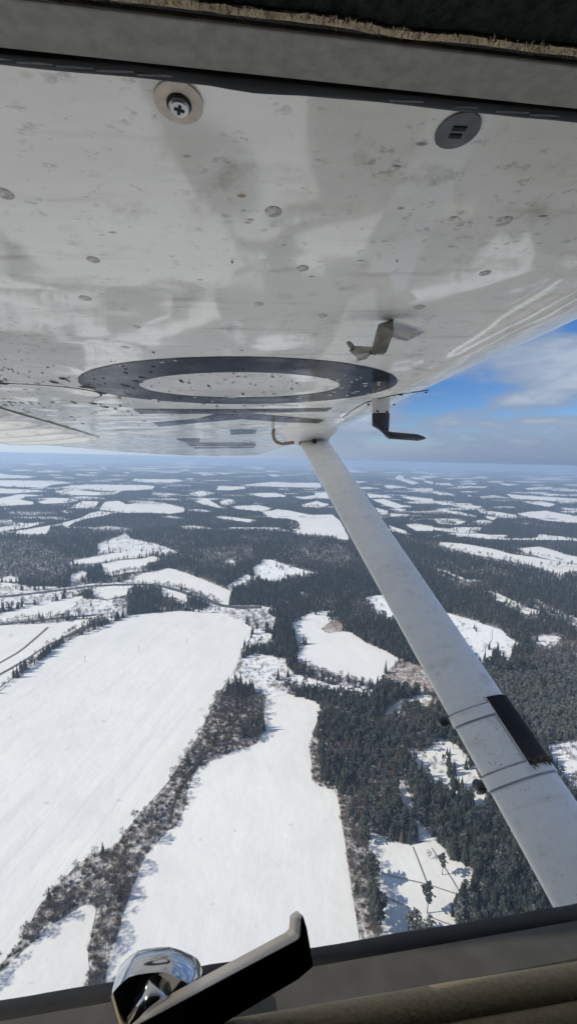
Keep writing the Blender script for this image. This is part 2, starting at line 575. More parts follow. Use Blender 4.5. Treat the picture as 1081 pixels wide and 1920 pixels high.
for n_f, (x_, y_, w_, h_, rt) in enumerate( ((-20, 15, 420, 220, 0.0), (-60, -230, 330, 260, 0.3), (330, -120, 300, 240, -0.2), (-430, 60, 330, 330, 0.1), (-420, -480, 380, 300, 0.5), (280, -560, 420, 300, 0.1), (720, -260, 330, 420, 0.2), (620, 240, 180, 150, 0.3),
                             (-900, -150, 420, 420, 0.2), (-950, 520, 430, 380, -0.2), (-150, -1050, 520, 380, 0.2), (1150, 120, 380, 300, 0.0), (-1500, -700, 600, 500, 0.1), (900, -1000, 600, 450, 0.4), (1500, -500, 500, 500, 0.2), (-1700, 300, 500, 500, 0.0), (-230, -130, 160, 180, 0.2), (130, -330, 260, 200, 0.1), (480, 60, 200, 170, 0.1), (-560, -220, 220, 230, 0.1), (700, 120, 160, 220, 0.0), (-800, 250, 220, 300, 0.0), (60, -620, 240, 220, 0.2), (-330, -760, 260, 200, 0.0), (480, -820, 260, 220, 0.0), (1000, -350, 220, 340, 0.0), (-1250, 80, 260, 380, 0.1), (150, -1500, 800, 500, 0.1), (-900, -1300, 600, 500, 0.3))):
    g_ = [(x_ + w_ * 0.5 * a * math.cos(rt) - h_ * 0.5 * b * math.sin(rt), y_ + w_ * 0.5 * a * math.sin(rt) + h_ * 0.5 * b * math.cos(rt))
          for a, b in ((-1, -0.8), (-0.3, -1), (0.6, -0.95), (1, -0.5), (0.95, 0.6), (0.5, 1), (-0.4, 0.9), (-1, 0.7))]
    sheet('snow_field', g_, 0.28 + 0.011 * n_f, SN3, 'unseen snow field added under or behind the aeroplane to brighten the wing', 'unseen snow fields added around the aeroplane')  # out-of-view fields added to bounce light up onto the wing

MID = [
    ([(125, 1054), (170, 1045), (212, 1037), (270, 1035), (285, 1035), (287, 1041), (260, 1046), (220, 1049), (190, 1055), (160, 1058), (130, 1058)], 'white field above the tree row, left of the clear-cut'),
    ([(185, 1062), (195, 1057), (225, 1051), (262, 1049), (287, 1043), (302, 1047), (295, 1052), (275, 1057), (273, 1070), (240, 1074), (207, 1081), (197, 1072)], 'white field below the tree row with a rounded right end'),
    ([(135, 1077), (155, 1071), (172, 1069), (160, 1080), (155, 1087), (130, 1092)], 'small shaded snow patch by the dark conifers, left'),
    ([(225, 1092), (250, 1083), (274, 1074), (317, 1065), (355, 1077), (410, 1099), (435, 1110), (430, 1120), (429, 1136), (410, 1132), (396, 1124), (370, 1112), (345, 1102), (302, 1095), (270, 1092)], 'bright sloping snow field above the curving road'),
    ([(300, 1105), (320, 1107), (352, 1119), (350, 1130), (325, 1120), (307, 1120)], 'snow sliver between the curving road and the small dark wood'),
    ([(175, 1107), (212, 1105), (250, 1106), (247, 1112), (225, 1119), (200, 1125), (172, 1117)], 'small snow field below the road, left of the small dark wood'),
    ([(-60, 1165), (0, 1153), (25, 1145), (75, 1134), (135, 1120), (162, 1117), (155, 1122), (145, 1132), (132, 1147), (100, 1155), (60, 1160), (0, 1167), (-60, 1174)], 'long snow field between the two roads at the left edge'),
    ([(-40, 1096), (0, 1093), (15, 1093), (37, 1098), (55, 1100), (120, 1101), (75, 1109), (0, 1114), (-40, 1117)], 'snow strip under the row of trees at the left edge'),
    ([(-40, 1090), (0, 1086), (20, 1080), (45, 1090), (20, 1092)], 'tiny snow patch at the foot of the left-hand forest'),
    ([(-40, 1140), (0, 1136), (15, 1137), (8, 1142), (-40, 1147)], 'snow scrap at the left edge between roads'),
    ([(903, 1109), (913, 1107), (936, 1115), (961, 1127), (986, 1140), (1008, 1145), (1011, 1152), (983, 1152), (973, 1142), (951, 1132), (933, 1127), (921, 1117)], 'snow strip cut into the forest right of the strut'),
    ([(983, 1122), (1003, 1124), (1036, 1141), (1061, 1152), (1081, 1161), (1110, 1172), (1110, 1180), (1081, 1170), (1056, 1157), (1028, 1145), (1008, 1133)], 'thin snow ride in the forest at the right edge'),
    ([(811, 1065), (826, 1067), (848, 1077), (873, 1087), (896, 1088), (897, 1091), (871, 1092), (843, 1081)], 'narrow snow ride in the forest just right of the strut'),
    ([(821, 1017), (861, 1019), (893, 1024), (923, 1030), (956, 1039), (998, 1045), (1036, 1052), (1081, 1060), (1110, 1064), (1110, 1068), (1061, 1072), (1051, 1080), (1036, 1074), (1008, 1064), (986, 1059), (946, 1051), (921, 1046), (883, 1039), (853, 1031), (823, 1024)], 'long white field bordering the forest right of the strut'),
    ([(961, 1029), (1011, 1025), (1036, 1032), (1061, 1041), (1110, 1050), (1110, 1060), (1061, 1056), (1031, 1050), (998, 1041), (973, 1033)], 'white field with a hedge along its lower edge, right edge'),
    ([(540, 957), (582, 966), (622, 965), (637, 977), (655, 1012), (635, 1012), (628, 1006), (560, 1001), (548, 998), (562, 985), (558, 978), (538, 972), (512, 972), (490, 962), (520, 955)], 'large white field left of the strut beside the village'),
    ([(185, 956), (197, 941), (222, 939), (237, 946), (270, 942), (307, 943), (347, 954), (345, 960), (320, 964), (270, 961), (232, 961)], 'big white domed field above the wooded hill, left'),
    ([(170, 962), (185, 959), (220, 962), (185, 969), (160, 973), (135, 982), (125, 990), (118, 985), (95, 988), (88, 1002), (27, 1001), (30, 996), (100, 985), (150, 972)], 'white valley field curling behind the wooded hill'),
]
for p, lb in MID:
    px_sheet('snow_field', p, 0.5, SN3, lb, jit=0.8); FIELDS.append(p)

FAR = [
    [(833, 1000), (903, 1001), (951, 1010), (1006, 1009), (1008, 1002), (1081, 1010), (1110, 1012), (1110, 1017), (1061, 1013), (951, 1013), (911, 1011), (861, 1005)],
    [(813, 977), (833, 974), (878, 978), (861, 983), (853, 985), (826, 983)], [(790, 986), (811, 989), (861, 993), (898, 999), (861, 1000), (811, 994)],
    [(891, 955), (923, 959), (966, 966), (968, 972), (936, 970), (901, 962)], [(966, 964), (991, 960), (1023, 958), (1061, 966), (1110, 970), (1110, 982), (1061, 980), (1026, 977), (986, 969)],
    [(811, 939), (856, 945), (906, 950), (893, 954), (861, 951), (811, 942)], [(946, 927), (993, 930), (1081, 936), (1110, 938), (1110, 943), (1036, 940), (986, 937), (961, 935)],
    [(973, 940), (1016, 941), (1043, 946), (1026, 951), (990, 944)], [(811, 921), (836, 924), (858, 930), (836, 929), (811, 925)], [(811, 905), (836, 907), (856, 911), (826, 910)],
    [(856, 911), (913, 913), (905, 916), (861, 914)], [(856, 904), (896, 907), (886, 909)], [(863, 900), (886, 902), (880, 904)], [(981, 916), (1008, 914), (1041, 915), (1023, 918), (991, 919)],
    [(1043, 952), (1081, 954), (1110, 956), (1061, 957)], [(968, 981), (993, 982), (986, 984)], [(823, 896), (856, 898), (841, 900)], [(906, 967), (933, 971), (923, 976), (911, 972)],
    [(811, 956), (836, 957), (893, 967), (893, 970), (856, 965), (831, 960)],
    [(430, 950), (482, 947), (512, 954), (490, 959), (445, 955)], [(362, 940), (390, 937), (410, 949), (430, 955), (410, 953), (382, 946)], [(410, 941), (432, 936), (445, 942), (427, 948), (420, 949)],
    [(397, 970), (420, 968), (482, 976), (467, 980), (430, 975)], [(462, 926), (510, 924), (535, 929), (535, 932), (495, 933)],
    [(447, 910), (510, 904), (540, 905), (600, 906), (602, 915), (540, 914), (482, 912)], [(410, 912), (455, 914), (462, 917), (425, 920), (405, 919)], [(350, 926), (377, 921), (405, 925), (375, 932)],
    [(245, 902), (255, 898), (270, 899), (330, 899), (347, 902), (320, 905), (270, 905)], [(100, 915), (165, 909), (270, 910), (292, 912), (285, 917), (250, 920), (195, 921), (175, 919)],
    [(-40, 901), (0, 901), (80, 902), (142, 906), (100, 909), (82, 915), (0, 912), (-40, 912)], [(-40, 886), (0, 887), (8, 890), (70, 894), (50, 897), (-40, 896)],
    [(-40, 916), (0, 916), (75, 920), (97, 922), (45, 924), (22, 926), (-40, 925)], [(100, 921), (140, 919), (195, 924), (230, 920), (217, 927), (185, 929), (150, 929), (115, 927)],
    [(-40, 937), (0, 935), (37, 927), (85, 929), (50, 932), (37, 937), (65, 942), (62, 946), (15, 949), (-40, 948)], [(67, 942), (107, 934), (145, 936), (148, 939), (120, 944), (82, 945)],
    [(135, 950), (155, 940), (185, 941), (180, 950), (150, 952)], [(112, 959), (140, 960), (125, 964)],
    [(-40, 998), (0, 989), (37, 984), (85, 979), (82, 982), (50, 990), (22, 994), (-40, 1005)], [(-40, 975), (0, 975), (19, 976), (15, 979), (-40, 983)], [(5, 952), (22, 954), (25, 956), (10, 956)],
    [(687, 926), (727, 930), (737, 934), (692, 934)], [(695, 937), (720, 936), (760, 950), (745, 955), (720, 947)], [(700, 951), (727, 959), (725, 964), (708, 961)], [(730, 963), (770, 965), (732, 970)],
    [(757, 984), (780, 982), (811, 987), (811, 996), (780, 996)], [(727, 985), (757, 995), (775, 1006), (750, 1000), (732, 992)], [(747, 932), (765, 931), (811, 936), (811, 942), (780, 940)],
    [(775, 917), (790, 915), (811, 917), (811, 922), (777, 922)], [(717, 911), (735, 910), (767, 914), (730, 917)], [(740, 897), (747, 891), (757, 893), (755, 898), (785, 906), (772, 909), (755, 903)],
    [(767, 895), (795, 896), (797, 900), (775, 899)], [(790, 901), (811, 904), (811, 908), (800, 906)],
    [(545, 931), (565, 932), (590, 929), (589, 925), (612, 924), (617, 936), (592, 933), (585, 936), (567, 936)], [(565, 947), (592, 940), (620, 947), (600, 951), (567, 951)],
    [(165, 865), (178, 870), (176, 872)], [(185, 873), (200, 880), (196, 881)], [(82, 881), (97, 882), (90, 884)], [(140, 888), (165, 891), (150, 892)], [(395, 886), (440, 888), (420, 890)], [(500, 890), (530, 893), (510, 894)],
    [(1000, 925), (1060, 928), (1030, 930)], [(930, 906), (975, 909), (950, 911)], [(640, 900), (690, 904), (660, 907)],
]
for i, p in enumerate(FAR):
    cx_, cy_ = np.mean([q[0] for q in p]), np.mean([q[1] for q in p])
    px_sheet('snow_field', p, 0.6 + 0.004 * i, SNF, 'distant white snow field among dark woods towards the hazy horizon', 'distant snow fields', jit=0.9)
    FIELDS.append(p)
rr_ = random.Random(5)                                          # scraps of snow too far to trace one by one
for i in range(120):
    x_ = rr_.uniform(-30, 1110); y_ = 864 + (x_ - 540) * 0.024 + 8 + 62 * rr_.random() ** 1.4
    w_ = rr_.uniform(6, 34); h_ = rr_.uniform(0.4, 1.3)
    p = [(x_ + w_ * math.cos(a) * rr_.uniform(0.6, 1.1), y_ + h_ * math.sin(a) * rr_.uniform(0.6, 1.1)) for a in np.linspace(0, 6.28, 9)[:-1]]
    px_sheet('snow_field', p, 1.0 + 0.004 * i, SNF, 'distant white snow field among dark woods towards the hazy horizon', 'distant snow fields', jit=0.3)
    FIELDS.append(p)

MT_FAR = mottled('far_brush', (0.10, 0.092, 0.088), 0.40, 0.62, 0.012, (0.15, 0.125, 0.105))
SCRUB = []
for i in range(150):                                             # half-open brushy land between the far fields
    x_ = rr_.uniform(-30, 1110); y_ = 864 + (x_ - 540) * 0.024 + 12 + 125 * rr_.random() ** 1.3
    k_ = (y_ - 850) / 60.0
    w_ = rr_.uniform(10, 38) * (0.6 + 0.5 * k_); h_ = rr_.uniform(0.7, 2.3) * (0.5 + 0.6 * k_)
    p = [(x_ + w_ * math.cos(a) * rr_.uniform(0.5, 1.2) + h_ * 2 * math.sin(a), y_ + h_ * math.sin(a) * rr_.uniform(0.5, 1.2)) for a in np.linspace(0.3, 6.58, 8)[:-1]]
    px_sheet('brush_land', p, 0.2 + 0.004 * i, MT_FAR, 'distant half-open brushy land between woods and snow fields', 'distant brushy land', jit=0.3)
    SCRUB.append((p, 0.22, 'bare'))

# scrub, clearings, thickets
def scrub(name, poly, mat, dens, label, jit=1.2, off=0.25, kind='bare'):
    px_sheet(name, poly, off, mat, label, jit=jit)
    SCRUB.append((poly, dens, kind))


scrub('clearing', [(680, 1122), (712, 1115), (790, 1135), (842, 1151), (881, 1162), (916, 1174), (941, 1182), (951, 1195), (973, 1207), (976, 1215), (961, 1217), (956, 1245), (946, 1250), (936, 1232), (921, 1232), (916, 1250), (905, 1253), (850, 1200), (740, 1170), (705, 1150)],
      MT_OPEN, 0.05, 'snowy felled clearing in the forest on both sides of the strut')
scrub('clearing', [(750, 1239), (782, 1247), (850, 1270), (860, 1300), (808, 1302), (780, 1300), (750, 1296), (712, 1292), (708, 1284)], MT_BROWN, 0.14, 'brown felled patch with stumps left of the strut')
scrub('brown_patch', [(600, 1180), (625, 1162), (632, 1163), (645, 1178), (640, 1184), (615, 1189)], MT_BROWN, 0.0, 'bare brown corner of the small white field', 0.6, 0.6)
scrub('clearing', [(542, 1254), (552, 1265), (590, 1275), (625, 1285), (650, 1286), (700, 1297), (703, 1309), (664, 1311), (623, 1302), (565, 1292), (547, 1290), (538, 1275)], MT_OPEN, 0.05, 'pale grassy strip with three little huts')
scrub('clearing', [(736, 1321), (780, 1305), (825, 1311), (795, 1327), (764, 1324), (739, 1343), (718, 1352), (726, 1330)], SN3, 0.05, 'snowy gap between the spruces and the strut')
scrub('clearing', [(745, 1392), (780, 1412), (811, 1398), (830, 1385), (860, 1400), (890, 1440), (905, 1480), (920, 1520), (915, 1545), (880, 1512), (850, 1490), (818, 1486), (802, 1465), (786, 1450), (777, 1431), (761, 1415)], SN3, 0.10, 'snowy glade with scattered trees left of the strut clamps')
scrub('clearing', [(742, 1460), (752, 1462), (772, 1500), (776, 1530), (815, 1578), (795, 1582), (765, 1535), (748, 1492)], SN3, 0.05, 'narrow snowy ride through the spruce wood')
scrub('clearing', [(690, 1556), (717, 1570), (729, 1578), (768, 1585), (814, 1576), (830, 1589), (841, 1609), (869, 1620), (888, 1640), (880, 1663), (869, 1679), (872, 1733), (853, 1752), (845, 1800), (709, 1830), (711, 1686), (702, 1648), (690, 1609)], SN3, 0.0, 'sunlit snow clearing with crossing tracks and a lone pine')
scrub('clearing', [(1011, 1190), (1056, 1195), (1035, 1213), (1020, 1220), (995, 1205)], MT_SNOW, 0.10, 'thin snowy gap in the frosted wood, right')
scrub('clearing', [(1015, 1400), (1110, 1380), (1110, 1500), (1070, 1490), (1040, 1450)], MT_OPEN, 0.22, 'brown and white glade right of the black strut pad')
scrub('thicket', [(476, 1178), (517, 1192), (522, 1206), (500, 1214), (462, 1217), (450, 1237), (447, 1260), (432, 1290), (412, 1312), (400, 1330), (418, 1296), (440, 1255), (447, 1232), (458, 1212), (472, 1196)], MT_SNOW, 0.08, 'pale brushy strip along the edge of the big field')
scrub('thicket', [(450, 1237), (480, 1225), (535, 1236), (540, 1254), (538, 1275), (540, 1290), (525, 1303), (499, 1307), (470, 1300), (440, 1280)], MT_SNOW, 0.22, 'brown brush and young trees below the small wood')
scrub('thicket', [(440, 1275), (499, 1307), (495, 1330), (492, 1371), (482, 1396), (441, 1409), (407, 1421), (369, 1443), (340, 1455), (320, 1461), (350, 1415), (378, 1371), (403, 1311)], MT_BELT, 0.8, 'bare grey woodland in the belt between the two big fields')
scrub('thicket', [(369, 1443), (355, 1475), (347, 1516), (337, 1541), (303, 1572), (270, 1611), (240, 1640), (176, 1602), (220, 1585), (240, 1554), (281, 1506), (320, 1461)], MT_BELT, 0.5, 'brown tree belt with a ditch narrowing down the middle')
scrub('thicket', [(176, 1602), (240, 1610), (270, 1611), (248, 1671), (234, 1706), (182, 1699), (157, 1698), (126, 1718), (100, 1734), (72, 1759), (31, 1797), (0, 1832), (-40, 1865), (-40, 1848), (0, 1813), (19, 1791), (47, 1756), (69, 1706), (104, 1665), (135, 1633)], MT_BELT, 1.0, 'dense brown thicket where the tree belt forks')
scrub('thicket', [(182, 1699), (234, 1706), (220, 1756), (204, 1800), (195, 1863), (180, 1960), (155, 1960), (165, 1870), (168, 1825), (165, 1790), (172, 1750)], MT_BELT, 1.0, 'right arm of the forked thicket running down to the sill')
scrub('thicket', [(584, 1431), (595, 1432), (602, 1470), (630, 1478), (645, 1500), (660, 1560), (690, 1600), (702, 1648), (711, 1686), (709, 1830), (684, 1850), (674, 1768), (659, 1671), (647, 1585), (636, 1515), (633, 1497), (623, 1481), (597, 1475), (584, 1462)], MT_BELT, 0.75, 'strip of tall bare trees along the right side of the narrow field')
scrub('thicket', [(588, 1371), (596, 1372), (595, 1432), (584, 1431), (580, 1412)], MT_BELT, 0.7, 'grey brush fringe at the corner of the spruce wood')
scrub('thicket', [(132, 1147), (145, 1132), (155, 1122), (200, 1126), (230, 1122), (242, 1130), (240, 1150), (200, 1168), (184, 1162), (130, 1158)], MT_SNOW, 0.42, 'bare trees on snow left of the small dark wood')
scrub('clearing', [(180, 1022), (215, 1008), (235, 1000), (245, 1010), (290, 1020), (340, 1037), (300, 1044), (287, 1036), (212, 1036), (185, 1040)], MT_SNOW, 0.08, 'rough clear-cut on the side of the wooded hill')
scrub('clearing', [(425, 1100), (445, 1087), (460, 1077), (477, 1082), (472, 1065), (490, 1056), (492, 1049), (510, 1050), (540, 1061), (600, 1077), (590, 1081), (560, 1084), (540, 1086), (512, 1097), (482, 1087), (450, 1102), (435, 1110)], MT_OPEN, 0.05, 'patchy snow clearing on the slope in the middle of the forest')
scrub('clearing', [(560, 1107), (572, 1112), (582, 1120), (565, 1125)], MT_OPEN, 0.0, 'tiny snow gap in the middle forest')
scrub('clearing', [(420, 1057), (432, 1049), (442, 1055), (438, 1061)], MT_OPEN, 0.0, 'tiny snow gap on the hill')
scrub('clearing', [(545, 1165), (580, 1150), (622, 1144), (625, 1152), (600, 1155), (560, 1163)], MT_SNOW, 0.05, 'brushy margin above the small white field')
scrub('verge', [(360, 1146), (410, 1133), (445, 1136), (485, 1136), (520, 1142), (500, 1150), (520, 1160), (512, 1185), (480, 1180), (445, 1160), (400, 1150)], MT_SNOW, 0.35, 'brushy ground where the roads meet below the forest')
scrub('verge', [(-40, 1118), (75, 1108), (130, 1101), (175, 1094), (270, 1092), (300, 1096), (345, 1103), (410, 1133), (400, 1140), (352, 1118), (300, 1104), (250, 1105), (175, 1106), (130, 1120), (75, 1134), (-40, 1150)], MT_SNOW, 0.16, 'snowy verge and scrub along the curving road')

# roads and tracks
ASPH = plain('wet_asphalt', (0.075, 0.078, 0.085), 0.6, var=0.2, scale=0.2)
DIRT = plain('frozen_track', (0.15, 0.125, 0.105), 0.9, var=0.4, scale=0.25)
PACK = plain('packed_snow', (0.72, 0.72, 0.73), 0.8, var=0.08, scale=0.3)
ribbon('road', [(-40, 1124), (0, 1120), (75, 1112), (130, 1105), (175, 1099), (225, 1097), (270, 1096), (295, 1098), (332, 1107), (360, 1117), (382, 1123), (410, 1135), (445, 1140), (490, 1139)], 12.0, 0.75, ASPH, 'dark road curving through the snow left of centre')
ribbon('road', [(-40, 1177), (0, 1171), (75, 1164), (130, 1158), (180, 1154)], 7.0, 0.75, ASPH, 'dark lane lined with bare trees at the left edge')
ribbon('road', [(332, 1126), (350, 1137), (372, 1148)], 6.0, 0.75, PACK, 'short pale side road beside the small dark wood')
ribbon('track', [(90, 1177), (70, 1195), (40, 1221), (0, 1244), (-60, 1278)], 4.0, 0.75, DIRT, 'worn track across the snow field, left of the spruce hedge')
ribbon('track', [(184, 1166), (120, 1196), (85, 1213), (50, 1237), (0, 1265), (-60, 1300)], 3.2, 0.75, DIRT, 'dark farm track next to the spruce hedge')
ribbon('track', [(547, 1233), (536, 1246), (540, 1260), (548, 1273), (545, 1291), (535, 1300), (510, 1305)], 6.0, 0.75, PACK, 'white bend of a track between the small white field and the brush')
ribbon('track', [(918, 1180), (919, 1200), (900, 1222)], 5.0, 0.75, PACK, 'white track across the felled clearing')
for p, lb in (([(698, 1632), (740, 1646), (799, 1659), (865, 1681)], 'dark wheel track crossing the lone pine clearing from side to side'),
              ([(709, 1679), (740, 1691), (768, 1704)], 'short dark track below the long one, left side of the clearing'),
              ([(773, 1589), (785, 1620), (799, 1657)], 'thin dark line running down to the lone pine'),
              ([(808, 1591), (835, 1632), (861, 1675)], 'thin dark line right of the lone pine'),
              ([(806, 1721), (830, 1731), (849, 1737)], 'faint track at the bottom of the lone pine clearing')):
    ribbon('track', p, 0.55, 0.75, DIRT, lb)
ribbon('ditch', [(392, 1405), (375, 1430), (350, 1463), (332, 1490), (322, 1520), (318, 1545)], 2.6, 0.6, plain('ditch_bed', (0.05, 0.045, 0.042), 0.8), 'dark ditch winding down the tree belt')


# ------------------------------------------------------------------ tree meshes
def me_from(name, v, f, mats):
    me = bpy.data.meshes.new(name)
    me.from_pydata(v, [], f)
    for m in mats: me.materials.append(m)
    me.update()
    return me


def cone_trunk(h, r, lean=0.0, n=5):
    mb = MB()
    mb.tube([(0, 0, -0.8), (lean * 0.4, 0, h * 0.5), (lean, 0, h)], [r * 1.15, r * 0.75, r * 0.15], n)
    return mb


def spruce_geo(seed, h=22.0, wid=0.17, tiers=9, m=7):
    q = random.Random(seed); v, f = [], []
    for i in range(tiers):
        u = i / (tiers - 1)
        z = h * (0.10 + 0.86 * u)
        r = h * wid * (1.02 - u) ** 0.85 + 0.25
        for k in range(m if u < 0.7 else 5):
            a = 2 * math.pi * (k + 0.5 * (i % 2)) / (m if u < 0.7 else 5) + q.uniform(-0.25, 0.25)
            rr = r * q.uniform(0.7, 1.15); dz = q.uniform(0.8, 1.3)
            w = 0.52
            b = len(v)
            v += [(0, 0, z + h * 0.075 * dz), (rr * 0.6 * math.cos(a - w), rr * 0.6 * math.sin(a - w), z - 0.02 * h * dz),
                  (rr * math.cos(a), rr * math.sin(a), z - 0.045 * h * dz), (rr * 0.6 * math.cos(a + w), rr * 0.6 * math.sin(a + w), z - 0.02 * h * dz),
                  (rr * 0.6 * math.cos(a), rr * 0.6 * math.sin(a), z + 0.03 * h)]
            f += [(b, b + 1, b + 4), (b + 1, b + 2, b + 4), (b + 2, b + 3, b + 4), (b + 3, b, b + 4)]
    return v, f


def clump_geo(seed, h, base, wid, n, size):
    q = random.Random(seed); v, f = [], []
    for i in range(n):
        u = q.random() ** 0.8
        z = h * (base + (1 - base) * u)
        r = h * wid * math.sin(math.pi * min(1, 0.18 + 0.80 * (1 - u))) * math.sqrt(q.random())
        a = q.uniform(0, 6.283)
        c = Vector((r * math.cos(a), r * math.sin(a), z))
        s = size * q.uniform(0.6, 1.25)
        b = len(v)
        for dx, dy, dz in ((1, 0, 0), (0, 1, 0), (-1, 0, 0), (0, -1, 0), (0, 0, 0.6), (0, 0, -0.45)):
            v.append(tuple(c + Vector((dx, dy, dz)) * s * q.uniform(0.7, 1.3)))
        f += [(b, b + 1, b + 4), (b + 1, b + 2, b + 4), (b + 2, b + 3, b + 4), (b + 3, b, b + 4), (b + 1, b, b + 5), (b + 3, b + 2, b + 5)]
    return v, f


def bare_geo(seed, h=15.0, wid=0.27, limbs=8, twigs=560, tw=0.075):
    """limbs (for the trunk mesh) and twigs (crown)"""
    q = random.Random(seed); mb = MB(); v, f = [], []
    mb.tube([(0, 0, -0.6), (q.uniform(-.2, .2), q.uniform(-.2, .2), h * 0.45), (q.uniform(-.5, .5), q.uniform(-.5, .5), h * 0.9)], [h * 0.013, h * 0.009, h * 0.002], 5)
    lobes = []
    for i in range(limbs):
        a = 2 * math.pi * i / limbs + q.uniform(-0.5, 0.5)
        z0 = h * q.uniform(0.25, 0.6)
        L = h * wid * q.uniform(0.5, 0.85)
        e = Vector((math.cos(a) * L, math.sin(a) * L, z0 + L * q.uniform(0.8, 1.5)))
        s0 = Vector((0, 0, z0)); mid = s0.lerp(e, 0.5) + Vector((0, 0, -0.04 * h))
        mb.tube([s0, mid, e], [h * 0.0045, h * 0.003, h * 0.001], 3, cap=False)
        lobes.append((e, h * q.uniform(0.10, 0.16)))
    lobes += [(Vector((0, 0, h * 0.82)), h * 0.15), (Vector((0, 0, h * 0.6)), h * 0.17)]
    for t in range(twigs):
        c, r = q.choice(lobes)
        d = Vector((q.gauss(0, 1), q.gauss(0, 1), q.gauss(0.25, 1))).normalized()
        p = c + d * r * q.uniform(0.0, 0.75)
        d = (d + Vector((q.uniform(-.6, .6), q.uniform(-.6, .6), q.uniform(-.1, .9)))).normalized()
        l = h * q.uniform(0.04, 0.085)
        sd = d.cross(Vector((q.uniform(-1, 1), q.uniform(-1, 1), q.uniform(-1, 1)))).normalized() * tw * q.uniform(0.7, 1.5)
        b = len(v)
        v += [tuple(p - sd), tuple(p + sd), tuple(p + d * l)]
        f.append((b, b + 1, b + 2))
    return mb, v, f


def shrub_geo(seed, h=3.0, n=46):
    q = random.Random(seed); v, f = [], []
    for i in range(n):
        a = q.uniform(0, 6.283); r = q.uniform(0, 0.9)
        p = Vector((r * math.cos(a), r * math.sin(a), -0.1)); d = Vector((q.uniform(-.7, .7), q.uniform(-.7, .7), 1)).normalized()
        sd = d.cross(Vector((q.uniform(-1, 1), q.uniform(-1, 1), 0.1))).normalized() * 0.13
        b = len(v); v += [tuple(p - sd), tuple(p + sd), tuple(p + d * h * q.uniform(0.5, 1.1))]; f.append((b, b + 1, b + 2))
    return v, f


KIND = {}     # kind -> list of (trunk mesh, crown mesh, joined mesh)


def add_kind(kind, trunk_mb, cv, cf, cmat):
    i = len(KIND.setdefault(kind, []))
    tm = me_from('trunk', trunk_mb.v, trunk_mb.f, (M['bark'],)) if trunk_mb else None
    cm = me_from('crown', cv, cf, (cmat,))
    tv = trunk_mb.v if trunk_mb else []; tf = trunk_mb.f if trunk_mb else []
    jm = me_from(kind, list(tv) + list(cv), list(tf) + [tuple(k + len(tv) for k in q) for q in cf], (M['bark'], cmat))
    jm.polygons.foreach_set('material_index', [0] * len(tf) + [1] * len(cf))
    KIND[kind].append((tm, cm, jm))


for s_ in range(5):
    h_ = 22 * (0.85 + 0.08 * s_)
    add_kind('spruce_tree', cone_trunk(h_ * 0.9, 0.28), *spruce_geo(s_, h_, 0.165 + 0.02 * (s_ % 3), 9 + s_ % 2, 7), M['spruce'])
for s_ in range(3):
    add_kind('frosted_spruce', cone_trunk(15, 0.25), *clump_geo(20 + s_, 17.5, 0.16, 0.22, 62, 1.15), M['frosted'])
for s_ in range(3):
    add_kind('pine_tree', cone_trunk(19, 0.30, 0.3), *clump_geo(40 + s_, 21, 0.40, 0.19, 52, 1.35), M['spruce'])
for s_ in range(2):
    v_, f_ = spruce_geo(60 + s_, 21, 0.14, 9, 6)
    add_kind('larch_tree', cone_trunk(19, 0.26), v_, f_, M['larch'])
for s_ in range(4):
    mb_, v_, f_ = bare_geo(80 + s_, 13 + s_ * 1.6)
    add_kind('bare_tree', mb_, v_, f_, M['twig'])
for s_ in range(3):
    add_kind('shrub', None, *shrub_geo(100 + s_, 3.0), M['dry'])

# ------------------------------------------------------------------ scatter of trees over the woods
def jgrid(r0, r1, step, a0, a1):
    xs = np.arange(-r1, r1, step); ys = np.arange(-r1 * 0.3, r1, step)
    X, Y = np.meshgrid(xs, ys)
    X = X.ravel() + rng.uniform(-0.45, 0.45, X.size) * step; Y = Y.ravel() + rng.uniform(-0.45, 0.45, Y.size) * step
    r = np.hypot(X, Y); a = np.degrees(np.arctan2(X, Y))
    k = (r >= r0) & (r < r1) & (a > a0) & (a < a1)
    return X[k], Y[k]


PX, PY, SP = [], [], []
bands = [(130, 700, 3.4), (700, 1100, 4.7), (1100, 1700, 6.4), (1700, 2600, 9.5), (2600, 4200, 15.0), (4200, 7500, 26.0)]
for r0, r1, st in bands:
    x, y = jgrid(r0, r1, st, -50, 50)
    PX.append(x); PY.append(y); SP.append(np.full(x.size, st))
TX, TY, TS = np.concatenate(PX), np.concatenate(PY), np.concatenate(SP)
TZ = terr(TX, TY)
bx, by = to_px(TX, TY, TZ)
tx, ty = to_px(TX, TY, TZ + 13.0)
vis = (bx > -70) & (bx < 1150) & (by > 872) & (by < 1960)
TX, TY, TZ, TS, bx, by, tx, ty = [q[vis] for q in (TX, TY, TZ, TS, bx, by, tx, ty)]
N_ = TX.size
code = np.full(N_, 1)                        # 1 forest, 0 nothing, 2 scrub
inF = np.zeros(N_, bool)
for p in FIELDS:
    inF |= inside(p, bx, by)
topF = np.zeros(N_, bool)
for p in FIELDS:
    topF |= inside(p, tx, ty)
dens = np.ones(N_)
inS = np.zeros(N_, bool)
for p, dn, kd in SCRUB:
    q = inside(p, bx, by)
    inS |= q; dens[q] = dn
nzl = np.array([noise.noise((a * 0.006, b * 0.006, 3.0)) for a, b in zip(TX, TY)])
nz2 = np.array([noise.noise((a * 0.02, b * 0.02, 8.0)) for a, b in zip(TX, TY)])
rnd = rng.random(N_)
rad = np.hypot(TX, TY)
# little-traced ground far off is not all wood
faropen = (rad > 2600) & (nzl + 0.4 * nz2 > 0.32)
